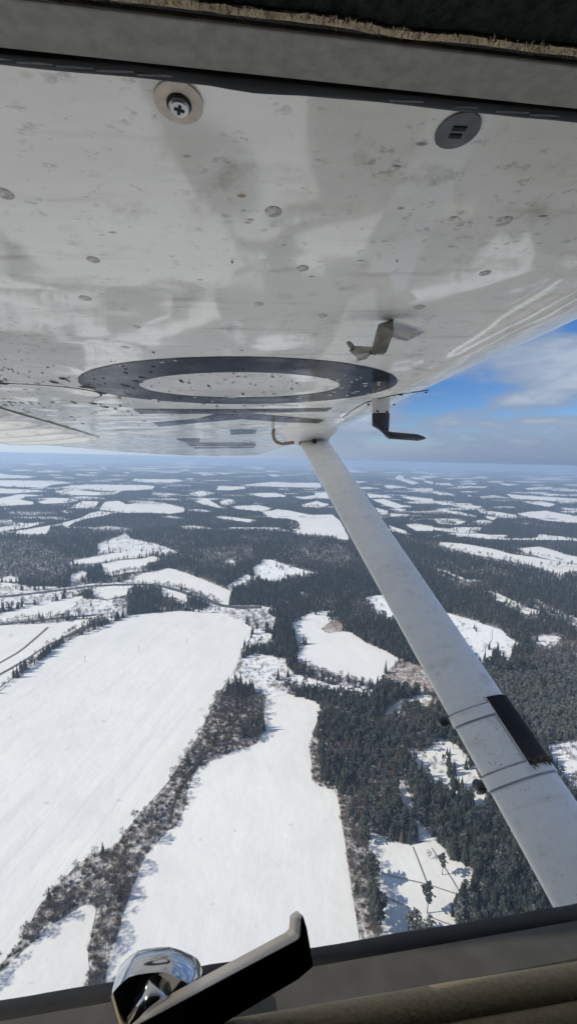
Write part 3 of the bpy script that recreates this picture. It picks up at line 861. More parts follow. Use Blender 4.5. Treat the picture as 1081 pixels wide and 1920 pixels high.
# tracks keep clear
keep = ~inF & ~faropen
keep &= ~(topF & ~inS & (rnd > 0.10))
keep &= np.where(inS, rng.random(N_) < dens * (0.75 + 0.9 * nz2), True)
keep &= np.where(~inS, rng.random(N_) < 0.93, True)
FROST = [(890, 1235), (930, 1250), (990, 1240), (1040, 1215), (1110, 1190), (1110, 1400), (1010, 1400), (960, 1330), (930, 1300), (900, 1290)]
frost = inside(FROST, bx, by)
greyw = np.zeros(N_, bool)
for p in ([(-40, 1012), (60, 1014), (108, 1032), (132, 1078), (100, 1094), (-40, 1088)], [(560, 1030), (640, 1022), (672, 1050), (640, 1072), (585, 1064)], [(985, 1195), (1040, 1185), (1110, 1215), (1110, 1260), (1020, 1250)],
          [(380, 1030), (470, 1022), (480, 1050), (420, 1070), (370, 1060)], [(210, 975), (330, 970), (340, 990), (230, 998)], [(840, 1090), (930, 1090), (920, 1106), (850, 1110)], [(130, 1095), (225, 1085), (250, 1100), (180, 1110)]):
    greyw |= inside(p, bx, by)
kind = np.empty(N_, dtype=object)
for i in range(N_):
    if inS[i]:
        kind[i] = 'bare_tree' if rnd[i] < 0.70 else ('shrub' if rnd[i] < 0.975 else 'spruce_tree')
        if dens[i] <= 0.12: kind[i] = ('spruce_tree', 'bare_tree', 'bare_tree', 'shrub')[int(rnd[i] * 4) % 4] if rad[i] > 650 else ('pine_tree', 'spruce_tree', 'bare_tree', 'shrub')[int(rnd[i] * 4) % 4]
    elif greyw[i] and rnd[i] < 0.72: kind[i] = 'bare_tree'
    elif frost[i]:
        kind[i] = 'frosted_spruce' if rnd[i] < 0.80 + 0.3 * nz2[i] else ('larch_tree' if rnd[i] < 0.88 else 'spruce_tree')
    else:
        t_ = nzl[i] + 0.6 * nz2[i]
        if t_ > 0.30: kind[i] = 'bare_tree' if rnd[i] < 0.60 else ('larch_tree' if rnd[i] < 0.72 else 'pine_tree')
        elif t_ > 0.0: kind[i] = 'larch_tree' if rnd[i] < 0.12 else ('pine_tree' if rnd[i] < 0.62 else 'spruce_tree')
        else: kind[i] = 'spruce_tree' if rnd[i] < 0.66 else ('pine_tree' if rnd[i] < 0.92 else 'frosted_spruce')
trees = []    # x, y, kind, scale
ux, uy = jgrid(150, 640, 2.3, -48, 48)                           # brush filling the near thickets
uu, uw = to_px(ux, uy, terr(ux, uy))
um = np.zeros(ux.size, bool)
for p, dn, kd in SCRUB:
    if dn >= 0.5: um |= inside(p, uu, uw)
for i in np.nonzero(um & (rng.random(ux.size) < 0.30))[0]:
    trees.append((float(ux[i]), float(uy[i]), 'shrub', 0.8 + 0.9 * rng.random(), float(uu[i]), float(uw[i])))
for i in np.nonzero(keep)[0]:
    s_ = (0.42 + 0.40 * rng.random() ** 1.2) * (1.0 + 0.35 * max(0.0, TS[i] - 6) / 30)
    if TS[i] > 6: s_ *= 1.05
    if kind[i] == 'frosted_spruce': s_ *= 1.0
    if kind[i] == 'bare_tree' and inS[i]: s_ *= 1.08
    if kind[i] == 'shrub': s_ *= 1.1
    trees.append((float(TX[i]), float(TY[i]), kind[i], s_, float(bx[i]), float(by[i])))


def row(pts, n, kinds, s0, s1, jit=3.0):
    q = random.Random(len(trees))
    g = [ground(*p) for p in pts]
    L = [0.0]
    for a, b in zip(g, g[1:]): L.append(L[-1] + (b - a).length)
    for k in range(n):
        t = L[-1] * (k + q.uniform(-0.3, 0.3) + 0.5) / n
        for j in range(len(g) - 1):
            if t <= L[j + 1] or j == len(g) - 2:
                p = g[j].lerp(g[j + 1], (t - L[j]) / max(1e-6, L[j + 1] - L[j])); break
        x, y = p.x + q.uniform(-jit, jit), p.y + q.uniform(-jit, jit)
        u, w = to_px(x, y, terr(x, y))
        trees.append((x, y, q.choice(kinds), q.uniform(s0, s1), float(u), float(w)))


row([(118, 1205), (95, 1220), (74, 1238)], 34, ['spruce_tree'], 0.45, 0.72, 2.5)
row([(74, 1238), (55, 1252), (37, 1264)], 22, ['bare_tree', 'shrub', 'shrub'], 0.5, 0.9, 2)
row([(37, 1264), (0, 1294), (-30, 1312)], 14, ['bare_tree', 'shrub'], 0.35, 0.6, 2)
row([(136, 1190), (180, 1168)], 16, ['bare_tree', 'shrub'], 0.5, 0.8, 5)
row([(122, 1192), (138, 1186)], 7, ['bare_tree'], 0.6, 0.8, 3)
row([(-20, 1172), (75, 1163), (130, 1157), (180, 1153)], 36, ['bare_tree', 'bare_tree', 'shrub'], 0.6, 1.0, 6)
row([(-20, 1107), (60, 1106), (120, 1101)], 44, ['bare_tree', 'bare_tree', 'bare_tree', 'bare_tree', 'spruce_tree'], 0.5, 0.95, 7)
row([(-20, 1138), (40, 1132), (75, 1128), (130, 1114)], 34, ['bare_tree', 'shrub'], 0.5, 0.9, 8)
row([(192, 1058), (225, 1050), (290, 1042)], 34, ['bare_tree', 'bare_tree', 'bare_tree', 'bare_tree', 'spruce_tree'], 0.5, 0.8, 4)
row([(207, 1081), (240, 1075), (272, 1072)], 26, ['bare_tree'], 0.8, 1.2, 4)
row([(160, 1074), (185, 1068)], 14, ['spruce_tree'], 0.7, 1.0, 8)
row([(160, 1090), (200, 1086)], 26, ['spruce_tree'], 0.6, 0.9, 14)
row([(275, 1070), (300, 1062), (330, 1056)], 60, ['bare_tree'], 0.9, 1.2, 14)
row([(290, 1098), (332, 1104), (382, 1121), (410, 1131)], 30, ['bare_tree', 'bare_tree', 'bare_tree', 'bare_tree', 'bare_tree', 'bare_tree', 'spruce_tree'], 0.6, 1.1, 6)
row([(547, 1240), (556, 1246)], 5, ['spruce_tree'], 0.45, 0.6, 3)
row([(556, 1247), (600, 1262), (650, 1277), (703, 1290)], 90, ['bare_tree', 'shrub', 'bare_tree'], 0.45, 0.75, 5)
row([(560, 1297), (623, 1306), (690, 1314)], 80, ['bare_tree', 'shrub', 'shrub'], 0.4, 0.7, 4)
row([(1000, 1040), (1061, 1054)], 24, ['bare_tree', 'shrub'], 0.5, 0.9, 8)
row([(712, 1284), (716, 1296), (735, 1300), (755, 1296)], 24, ['spruce_tree', 'pine_tree'], 0.5, 0.95, 5)
row([(430, 1300), (450, 1296), (470, 1306)], 30, ['spruce_tree'], 0.5, 0.8, 9)
row([(455, 1378), (478, 1382), (486, 1370)], 26, ['spruce_tree', 'bare_tree'], 0.6, 0.9, 7)
row([(515, 1200), (535, 1190), (545, 1208)], 40, ['spruce_tree'], 0.9, 1.15, 9)
row([(920, 1265), (960, 1262), (985, 1255)], 26, ['spruce_tree', 'pine_tree'], 0.9, 1.2, 10)
row([(775, 1762), (800, 1764)], 8, ['frosted_spruce'], 0.6, 0.95, 5)
row([(860, 1690), (872, 1740)], 16, ['spruce_tree', 'frosted_spruce'], 0.7, 1.0, 6)
row([(690, 1640), (704, 1700), (706, 1760)], 26, ['pine_tree', 'bare_tree'], 0.75, 1.0, 3)
row([(840, 1440), (855, 1480)], 10, ['spruce_tree'], 0.55, 0.9, 6)
row([(862, 1500), (905, 1530)], 8, ['spruce_tree', 'pine_tree'], 0.5, 0.8, 8)


fq = random.Random(77)
for p in FAR[:56] + [m_[0] for m_ in MID[13:]]:                  # hedges and lines of trees across the far fields
    for _ in range(2 if fq.random() < 0.6 else 1):
        a_, b_ = fq.sample(range(len(p)), 2)
        if math.hypot(p[a_][0] - p[b_][0], p[a_][1] - p[b_][1]) < 14: continue
        row([p[a_], ((p[a_][0] + p[b_][0]) / 2 + fq.uniform(-2, 2), (p[a_][1] + p[b_][1]) / 2 + fq.uniform(-0.5, 0.5)), p[b_]], fq.randint(10, 34), ['bare_tree', 'bare_tree', 'pine_tree'], 0.6, 1.2, 10)


def strut_covers(u, w):
    if w < 830: return False
    c = 590 + (w - 830) * 0.615
    return abs(u - c) < 30 + (w - 830) * 0.085


def sill(u): return 1885 - 0.165 * u


def seen(u, w): return 0 < u < 1081 and 880 < w < sill(u) + 18 and not strut_covers(u, w - 12)


def zone(u, w, kd):
    """which wood a tree stands in, and where in it -> label words"""
    if w > 1560 and u > 840:
        return 'in the steep wood under the strut, ' + ('beside the sunlit clearing' if u < 885 else 'close to the sill' if w > 1680 else 'against the strut edge' if u > 600 + (w - 830) * 0.5 else 'at its upper end')
    if u > 690 and w > 1560:
        return 'at the ' + ('upper' if w < 1615 else 'left' if u < 745 else 'right' if u > 820 else 'lower') + ' edge of the lone pine clearing'
    if 640 < u < 715 and w > 1530:
        return 'in the strip right of the narrow field, ' + ('its upper end' if w < 1600 else 'its middle' if w < 1680 else 'its end by the sill')
    if 580 < u < 770 and w > 1310:
        c = 'along the snow edge' if u < 610 + max(0, w - 1480) * 0.45 else 'in the middle' if u < 690 else 'by the snowy ride'
        r = 'below the huts' if w < 1365 else 'level with the field corner' if w < 1440 else 'beneath the field corner' if w < 1500 else 'near the clearing'
        return 'in the dense wood, ' + c + ' ' + r
    if u >= 770 and w > 1380:
        return 'around the strut-side glade, ' + ('above the upper clamp' if w < 1400 else 'between the clamps' if w < 1470 else 'below the lower clamp')
    if u > 880 and w > 1180:
        return 'in the frosted wood, ' + ('next to the felled clearing' if w < 1250 else 'its broad middle' if w < 1320 else 'level with the black pad' if w < 1400 else 'below its foot')
    if u < 250 and w > 1590:
        return 'in the forked thicket, ' + ('where it forks' if w < 1690 else 'its left arm' if u < 150 else 'its right arm')
    if u < 520 and w > 1400:
        return 'in the narrow belt between two big fields, ' + ('upper part' if w < 1460 else 'ditch part' if w < 1530 else 'lower part')
    if u < 545 and w > 1270:
        return 'in the wide part of the belt, ' + ('by the left field' if u < 440 else 'by the narrow field' if u > 480 else 'in its middle')
    if u < 140 and w > 1190: return 'in the hedge along the big left field'
    if 440 < u < 720 and w > 1170:
        return 'by the small white field, ' + ('left of it' if u < 545 else 'near the huts' if u > 620 else 'below it')
    return 'in the woods of the middle distance'


ADJ = {'spruce_tree': 'dark pointed spruce', 'frosted_spruce': 'grey frosted conifer', 'pine_tree': 'dark rounded pine', 'larch_tree': 'brown leafless larch', 'bare_tree': 'bare brown tree', 'shrub': 'dry brown shrub'}
CATN = {'spruce_tree': 'tree', 'frosted_spruce': 'tree', 'pine_tree': 'tree', 'larch_tree': 'tree', 'bare_tree': 'tree', 'shrub': 'shrub'}
trees.sort(key=lambda t: math.sqrt(t[0] ** 2 + t[1] ** 2 + 90000) / t[3])
count = {k: 0 for k in KIND}
LIMIT = {'spruce_tree': 300, 'frosted_spruce': 200, 'pine_tree': 150, 'larch_tree': 120, 'bare_tree': 300, 'shrub': 120}
rest = {k: [] for k in KIND}


def plant(kd, x, y, s, rot, vi, label, group):
    tm, cm, jm = KIND[kd][vi]
    z = float(terr(x, y))
    if tm is None:
        o = bpy.data.objects.new(kd, cm); COL.objects.link(o)
        o.location = (x, y, z); o.rotation_euler = (0, 0, rot); o.scale = (s, s, s)
        return tag(o, label, CATN[kd], group)
    r = empty(kd)
    r.location = (x, y, z); r.rotation_euler = (0, 0, rot); r.scale = (s, s, s)
    tag(r, label, CATN[kd], group)
    for nm, me in (('trunk', tm), ('crown', cm)):
        o = bpy.data.objects.new(nm, me); COL.objects.link(o); o.parent = r
    return r


tq = random.Random(3)
for x, y, kd, s_, u, w in trees:
    vi = tq.randrange(len(KIND[kd])); rot = tq.uniform(0, 6.283)
    if count[kd] < LIMIT[kd] and seen(u, w):
        zn = zone(u, w, kd)
        lb_ = lambda z_: len((z_ + ADJ[kd] + ' ' + zn).replace('-', ' ').split())
        sz = 'small ' if s_ < 0.52 else 'tall ' if s_ > 0.74 else ''
        if kd in ('shrub', 'bare_tree') or lb_(sz) > 16: sz = ''
        if lb_(sz) > 16: print('LONG', ADJ[kd] + ' ' + zn)
        plant(kd, x, y, s_, rot, vi, sz + ADJ[kd] + ' ' + zn, (sz + ADJ[kd] + 's ' + zn).replace('larchs', 'larches'))
        count[kd] += 1
    else:
        rest[kd].append((x, y, float(terr(x, y)), s_, rot, vi))


def mass(name, kd, pts, label):
    pr = bpy.data.collections.new(kd + '_shapes')
    for k, (tm, cm, jm) in enumerate(KIND[kd]):
        pr.objects.link(bpy.data.objects.new('%s_%d' % (kd, k), jm))
    a = np.array(pts)
    me = bpy.data.meshes.new(name)
    me.from_pydata([tuple(p) for p in a[:, :3]], [], [])
    for nm, tp, ar in (('scl', 'FLOAT', a[:, 3]), ('rot', 'FLOAT', a[:, 4]), ('idx', 'INT', a[:, 5].astype(int))):
        at = me.attributes.new(nm, tp, 'POINT'); at.data.foreach_set('value', ar.astype(np.int32 if tp == 'INT' else np.float32))
    o = link(name, me)
    tag(o, label, kind='stuff')
    ng = bpy.data.node_groups.new(name, 'GeometryNodeTree')
    ng.interface.new_socket('Geometry', in_out='INPUT', socket_type='NodeSocketGeometry')
    ng.interface.new_socket('Geometry', in_out='OUTPUT', socket_type='NodeSocketGeometry')
    n = ng.nodes; l = ng.links
    gi, go = n.new('NodeGroupInput'), n.new('NodeGroupOutput')
    ip = n.new('GeometryNodeInstanceOnPoints'); ci = n.new('GeometryNodeCollectionInfo')
    ci.inputs['Collection'].default_value = pr
    ci.inputs['Separate Children'].default_value = True
    ci.inputs['Reset Children'].default_value = True
    ip.inputs['Pick Instance'].default_value = True

    def named(nm, tp):
        q = n.new('GeometryNodeInputNamedAttribute'); q.data_type = tp; q.inputs['Name'].default_value = nm
        return q.outputs[0]
    cx = n.new('ShaderNodeCombineXYZ'); l.new(named('rot', 'FLOAT'), cx.inputs[2])
    l.new(gi.outputs[0], ip.inputs['Points']); l.new(ci.outputs[0], ip.inputs['Instance'])
    l.new(named('idx', 'INT'), ip.inputs['Instance Index']); l.new(cx.outputs[0], ip.inputs['Rotation']); l.new(named('scl', 'FLOAT'), ip.inputs['Scale'])
    l.new(ip.outputs[0], go.inputs[0])
    md = o.modifiers.new('trees', 'NODES'); md.node_group = ng
    return o


MASSN = {'spruce_tree': ('spruce_forest', 'dark spruce forest covering the hills of the middle distance'), 'frosted_spruce': ('frosted_woods', 'grey frosted conifer woods right of the strut'),
         'pine_tree': ('pine_forest', 'pines scattered through the dark forest'), 'larch_tree': ('larch_woods', 'brown larches scattered through the dark forest'),
         'bare_tree': ('bare_woods', 'bare brown deciduous woods and hedgerows'), 'shrub': ('undergrowth', 'dry brown undergrowth in thickets and verges')}
for kd, pts in rest.items():
    if pts: mass(MASSN[kd][0], kd, pts, MASSN[kd][1])
print('TREES', {k: (count[k], len(rest[k])) for k in KIND})

# lone trees that stand out
for kd, p, s_, lb in (('pine_tree', (800, 1713), 1.05, 'lone tall pine with a long thin shadow in the sunlit clearing'),
                      ('pine_tree', (828, 1641), 0.8, 'thin pine with a tuft on top above right of the lone pine'),
                      ('larch_tree', (722, 1262), 1.0, 'thin tall tree at the right corner of the small white field'),
                      ('bare_tree', (803, 1610), 0.6, 'small bare tree in the upper middle of the lone pine clearing')):
    g_ = ground(*p)
    plant(kd, g_.x, g_.y, s_, 1.0, 0, lb, None)

# ------------------------------------------------------------------ poles and houses
WOODP = plain('pole_wood', (0.07, 0.06, 0.05), 0.9, scale=3)
for i, (p, lb) in enumerate((((160, 1243), 'wooden power pole on the big field, nearest the hedge'), ((261, 1225), 'wooden power pole, middle one on the big field'), ((350, 1209), 'wooden power pole on the big field, nearest the forest'))):
    g_ = ground(*p); r = empty('power_pole'); r.location = (g_.x, g_.y, float(terr(g_.x, g_.y)))
    tag(r, lb, 'power pole', 'power poles across the big field')
    a = MB(); a.tube([(0, 0, -0.5), (0, 0, 11)], [0.24, 0.18], 8); a.build('pole', r, (WOODP,))
    a = MB(); a.box((0, 0, 10.2), (2.4, 0.2, 0.2)); a.build('crossarm', r, (WOODP,))
    for sx in (-1.0, 0.0, 1.0):
        a = MB(); a.tube([(sx, 0, 10.3), (sx, 0, 10.65)], 0.09, 6); a.build('insulator', r, (WOODP,))

ROOFS = plain('snow_roof', (0.74, 0.75, 0.77), 0.8, var=0.06, scale=0.5)
ROOFT = plain('tile_roof', (0.22, 0.10, 0.07), 0.8, var=0.25, scale=1.5)
WALLW = plain('pale_render', (0.55, 0.50, 0.42), 0.9, var=0.12, scale=0.6)
WALLD = plain('dark_boards', (0.07, 0.055, 0.045), 0.9, var=0.3, scale=2)
WIND = plain('window_dark', (0.03, 0.035, 0.045), 0.2, var=0.1)


def house(p, L, W, Hh, rot, wallm, roofm, label, group, cat='house', name='house'):
    g_ = ground(*p); r = empty(name); r.location = (g_.x, g_.y, float(terr(g_.x, g_.y)) + 0.2); r.rotation_euler = (0, 0, rot)
    tag(r, label, cat, group)
    rh = W * 0.45
    a = MB()
    a.add([(-L / 2, -W / 2, -1), (L / 2, -W / 2, -1), (L / 2, W / 2, -1), (-L / 2, W / 2, -1), (-L / 2, -W / 2, Hh), (L / 2, -W / 2, Hh), (L / 2, W / 2, Hh), (-L / 2, W / 2, Hh), (-L / 2, 0, Hh + rh), (L / 2, 0, Hh + rh)],
          [(0, 1, 5, 4), (2, 3, 7, 6), (1, 2, 6, 9, 5), (3, 0, 4, 8, 7), (0, 3, 2, 1)])
    a.build('wall', r, (wallm,))
    a = MB(); e = 0.5
    for s in (-1, 1):
        n = [(-L / 2 - e, s * (W / 2 + e), Hh - e * 0.9 + 0.1), (L / 2 + e, s * (W / 2 + e), Hh - e * 0.9 + 0.1), (L / 2 + e, 0, Hh + rh + 0.1), (-L / 2 - e, 0, Hh + rh + 0.1)]
        t = [(x, y, z + 0.35) for x, y, z in n]
        a.add(n + t, [(0, 1, 2, 3), (4, 5, 6, 7), (0, 1, 5, 4), (1, 2, 6, 5), (3, 0, 4, 7)])
    rf = a.build('roof', r, (roofm,))
    if L > 6:
        a = MB(); a.box((L * 0.2, W * 0.12, Hh + rh + 0.6), (0.7, 0.7, 1.8)); a.build('chimney', rf, (ROOFT,))
        for s in (-1, 1):
            for k in range(3):
                a = MB(); a.box((-L / 2 + L * (k + 0.5) / 3, s * (W / 2 + 0.01), Hh * 0.55), (1.1, 0.08, 1.3)); a.build('window', r, (WIND,))
    else:
        a = MB(); a.box((0, -W / 2 - 0.01, 0.9), (0.9, 0.08, 1.9)); a.build('door', r, (WIND,))
    return r


for p, lb in (((655, 1291), 'leftmost little hut with a snowy roof on the pale strip'), ((680, 1293), 'middle little hut with a snowy roof on the pale strip'), ((697, 1299), 'little hut closest to the spruces on the pale strip')):
    house(p, 5.2, 4.0, 2.4, 0.35, WALLD, ROOFS, lb, 'garden huts on the pale strip', 'hut', 'hut')
hq = random.Random(9)
for k, p in enumerate([(542, 985), (548, 982), (552, 988), (557, 984), (545, 992), (552, 996), (559, 993), (541, 998), (549, 1001)]):
    house(p, hq.uniform(11, 15), hq.uniform(8, 9.5), hq.uniform(4.5, 6), hq.uniform(-0.6, 0.6), WALLW, ROOFS if k % 3 else ROOFT,
          'small house of the village left of the strut' if k % 3 else 'red-roofed house of the village left of the strut', 'houses of the village left of the strut')
for k, p in enumerate([(816, 1003), (822, 1008), (812, 1010), (828, 1004), (770, 975), (776, 979), (950, 936), (956, 939), (963, 938), (970, 941), (978, 938), (944, 940)]):
    house(p, hq.uniform(11, 15), hq.uniform(8, 9.5), hq.uniform(4.5, 6), hq.uniform(-0.6, 0.6), WALLW, ROOFS if k % 3 else ROOFT,
          'far-off house of a hamlet right of the strut', 'houses of the hamlets right of the strut')
for c_, n_, lb in (((400, 925), 5, 'far farm building of the hamlet on the snowy rise'), ((600, 918), 4, 'far farm building just left of the strut'), ((862, 948), 6, 'far farm building of the scattered hamlet, right'), ((240, 906), 4, 'far farm building under the wing, left'), ((122, 929), 5, 'far farm building among the fields, far left'), ((1030, 934), 5, 'far farm building near the right edge')):
    for _ in range(n_):
        house((c_[0] + hq.uniform(-14, 14), c_[1] + hq.uniform(-2, 2)), hq.uniform(13, 22), hq.uniform(9, 11), hq.uniform(5, 7), hq.uniform(-0.7, 0.7), WALLW, ROOFS if hq.random() < 0.6 else ROOFT, lb, lb.replace('building', 'buildings'))
house((57, 1133), 16, 9, 4.5, 0.3, WALLW, ROOFS, 'single long house with a snowy roof beside the road at left', None)

# ------------------------------------------------------------------ the aeroplane
ya = ray(500, 866).normalized()
xa = ray(6500, 780).normalized()
xa = (xa - ya * xa.dot(ya)).normalized()
za = xa.cross(ya)
AM = Matrix((xa, ya, za)).transposed()
AI = AM.transposed()
plane = empty('aeroplane')
plane.matrix_world = AM.to_4x4()
tag(plane, 'white high-wing light aeroplane seen from its own cabin: wing, strut and window', 'aeroplane')


def ad(px, py): return AI @ ray(px, py)


def P(px, py, y):
    d = ad(px, py); return d * (y / d.y)


def PZ(px, py, z):
    d = ad(px, py); return d * (z / d.z)


HW = 0.12
SEC = [(-1.20, 0.1075), (-1.05, 0.1115), (-0.85, 0.1165), (-0.65, 0.1193), (-0.45, HW), (-0.25, HW), (-0.05, HW), (0.08, HW), (0.17, HW), (0.2165, HW), (0.2185, HW - 0.0009),
       (0.24, 0.1196), (0.265, 0.1222), (0.29, 0.1285), (0.312, 0.1372), (0.332, 0.1480), (0.350, 0.1615), (0.364, 0.177), (0.372, 0.194), (0.374, 0.212), (0.366, 0.232), (0.34, 0.252), (0.28, 0.272), (0.15, 0.288), (-0.1, 0.29), (-0.4, 0.26), (-0.8, 0.19), (-1.20, 0.1095)]


def secz(x):
    for (a, b), (c, d) in zip(SEC, SEC[1:]):
        if c > a and a <= x <= c: return b + (d - b) * (x - a) / (c - a)
    return HW


def on_wing(px, py, off=0.0):
    """photo pixel -> point on the wing underside (inner, untapered part)"""
    d = ad(px, py); z = HW
    for _ in range(30):
        p = d * (z / d.z); z = 0.5 * z + 0.5 * secz(p.x)
    p = d * (z / d.z)
    return Vector((p.x, p.y, p.z - off))


# paint
def paint(name, base, rough, ior, grime, spots=True, wav=0.0, zs=1.0):
    t = NT(name)
    v = t.coord('Object')
    n1 = t.noise(t.coord('Object', scale=(1.0, 2.2, 1)), 3.2, 6, 0.62)
    n2 = t.noise(v, 26, 6, 0.65)
    n3 = t.noise(t.coord('Object', scale=(1, 7, 1)), 9, 5, 0.6)
    col = t.mix(t.math('MULTIPLY', t.ramp(n1, 0.42, 0.75), grime), base, tuple(c * k for c, k in zip(base, (0.74, 0.73, 0.69))))
    col = t.mix(t.math('MULTIPLY', t.ramp(n2, 0.54, 0.76), grime * 0.9), col, (0.36, 0.33, 0.26))
    n5 = t.noise(t.coord('Object', scale=(1, 1.4, 1), loc=(2, 3, 0)), 120, 4, 0.7)
    col = t.mix(t.math('MULTIPLY', t.math('MULTIPLY', t.ramp(n5, 0.56, 0.70), t.ramp(n1, 0.35, 0.6)), grime * 0.8), col, (0.30, 0.29, 0.25))
    col = t.mix(t.math('MULTIPLY', t.ramp(n3, 0.55, 0.76), grime * 0.62), col, (0.34, 0.31, 0.25))
    if spots:
        vo = t.voronoi(t.coord('Object', scale=(1.0, 1.6, 1)), 34)
        s = t.math('MULTIPLY', t.ramp(vo.outputs['Distance'], 0.035, 0.10, 1, 0), t.ramp(t.noise(v, 8, 2), 0.47, 0.55))
        col = t.mix(t.math('MULTIPLY', s, 0.8), col, (0.26, 0.155, 0.08))
        vo2 = t.voronoi(t.coord('Object', scale=(0.55, 1.3, 1), loc=(3, 1, 0)), 70)
        s2 = t.math('MULTIPLY', t.ramp(vo2.outputs['Distance'], 0.05, 0.12, 1, 0), t.ramp(t.noise(v, 7, 2), 0.52, 0.6))
        col = t.mix(t.math('MULTIPLY', s2, 0.75), col, (0.07, 0.065, 0.06))
    t.set(color=col, rough=t.ramp(n2, 0.3, 0.8, rough * 0.7, rough * 1.7), ior=ior)
    if wav:
        w = t.noise(t.coord('Object', scale=(1, 1.3, 1)), 2.6, 2, 0.5)
        w2 = t.noise(v, 9.0, 2, 0.5)
        t.bump(t.math('ADD', w, t.math('MULTIPLY', w2, 0.12)), wav, 1.0)
    return t.m


M['wing'] = paint('wing_paint', (0.94, 0.92, 0.855), 0.055, 1.85, 0.72, True, 0.010)
M['strut'] = paint('strut_paint', (0.90, 0.88, 0.83), 0.28, 1.5, 0.35, False)
M['letter'] = paint('letter_paint', (0.014, 0.016, 0.028), 0.14, 1.32, 0.0, False, 0.010)
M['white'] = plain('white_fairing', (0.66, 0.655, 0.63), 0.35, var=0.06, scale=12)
M['alu'] = plain('bare_aluminium', (0.50, 0.50, 0.49), 0.35, 0.85, var=0.22, scale=60)
M['steel'] = plain('dull_steel', (0.30, 0.29, 0.27), 0.38, 0.6, var=0.35, scale=70)
M['dark_metal'] = plain('pitot_metal', (0.06, 0.06, 0.065), 0.38, 0.55, var=0.4, scale=60)
M['black'] = plain('black_rubber', (0.012, 0.012, 0.013), 0.75, var=0.3, scale=80)
M['grip'] = plain('grip_tape', (0.012, 0.011, 0.012), 0.85, var=0.4, scale=500, bump=0.0006)
M['mud'] = plain('dried_mud', (0.040, 0.032, 0.026), 0.8, var=0.4, scale=90)
M['frame'] = plain('frame_paint', (0.33, 0.305, 0.255), 0.55, var=0.14, scale=220, bump=0.0004)
M['sillp'] = plain('sill_plastic', (0.085, 0.080, 0.074), 0.6, var=0.18, scale=60, bump=0.0004)
M['head'] = plain('headliner_cloth', (0.022, 0.032, 0.026), 0.95, var=0.4, scale=400, bump=0.0008)
M['fray'] = plain('frayed_backing', (0.62, 0.50, 0.33), 0.95, var=0.3, scale=300)
M['roll'] = plain('door_trim_cloth', (0.42, 0.34, 0.22), 0.9, var=0.07, scale=500, bump=0.0006)
M['lining'] = plain('cabin_lining', (0.05, 0.048, 0.044), 0.9, var=0.2, scale=20)
M['latchb'] = plain('latch_unlit', (0.022, 0.020, 0.019), 0.5, var=0.2, scale=100)
M['latchg'] = plain('latch_lit_top', (0.30, 0.275, 0.25), 0.4, var=0.12, scale=80)  # paler copy for the lever's top faces, their light put into the colour
t_ = NT('chrome'); t_.set(color=(0.62, 0.63, 0.65), rough=0.10, metal=1.0); M['chrome'] = t_.m
M['cross'] = plain('screw_slot', (0.015, 0.015, 0.015), 0.9)
M['washer'] = plain('sealing_washer', (0.62, 0.53, 0.43), 0.55, var=0.15, scale=200)
M['plug'] = plain('drain_plug', (0.12, 0.118, 0.125), 0.5, var=0.2, scale=150)

# wing body
st_y = [0.1285, 0.145, 0.18, 0.25, 0.35, 0.5, 0.7, 0.95, 1.3, 1.7, 2.2, 2.7, 3.2, 3.8, 4.3, 4.7, 4.88, 4.97, 5.0]


def lerp_tab(tab, y):
    for (a, *b), (c, *d) in zip(tab, tab[1:]):
        if y <= c:
            t = max(0.0, (y - a) / (c - a)); return [p + (q - p) * t for p, q in zip(b, d)]
    return list(tab[-1][1:])


#        y    xLE    xTE   zbot  thickness
WT = [(0.0, 0.374, -1.20, 0.0, 1.0), (2.2, 0.374, -1.20, 0.0, 1.0), (3.8, 0.13, -1.20, -0.012, 0.80), (4.6, 0.01, -0.92, -0.026, 0.62), (4.88, -0.06, -0.76, -0.033, 0.45), (4.97, -0.12, -0.66, -0.037, 0.25), (5.0, -0.2, -0.55, -0.036, 0.06)]
rings = []
SEC2 = []
for (a, b), (c, d) in zip(SEC, SEC[1:]):
    k = 4 if abs(c - a) > 0.12 else 2 if abs(c - a) > 0.03 else 1
    SEC2 += [(a + (c - a) * i / k, b + (d - b) * i / k) for i in range(k)]
SEC2.append(SEC[-1])
for y in st_y:
    le, te, dz, th = lerp_tab(WT, y)
    ring = []
    for x, z in SEC2:
        u = (x + 1.20) / 1.574
        ring.append((te + (le - te) * u, y, HW + dz + (z - HW) * th))
    rings.append(ring)
mb = MB(); mb.loft(rings, closed=False, cap=False)
mb.add(rings[-1], [tuple(range(len(SEC2)))]); mb.add(rings[0], [tuple(range(len(SEC2)))[::-1]])
wing = mb.build('wing', plane, (M['wing'],), True)
mb = MB()

# root fairing strip with a torn lower edge lying over the skin
xs_ = np.linspace(-0.35, 0.2, 90)
v_, f_ = [], []
fa0, fa1 = on_wing(0, 245), on_wing(870, 320)
for x in xs_:
    ye = fa0.y + (fa1.y - fa0.y) * (x - fa0.x) / (fa1.x - fa0.x) + 0.0010 * noise.noise((x * 30, 0, 0)) + 0.0005 * noise.noise((x * 160, 2, 0))
    v_ += [(x, 0.1287, HW - 0.0012), (x, ye, HW - 0.0011), (x, ye + 0.0004, HW - 0.0001)]
for i in range(len(xs_) - 1):
    for k in (0, 1):
        f_.append((3 * i + k, 3 * i + k + 1, 3 * i + 3 + k + 1, 3 * i + 3 + k))
mesh('fairing_strip', v_, f_, wing, (M['wing'],))


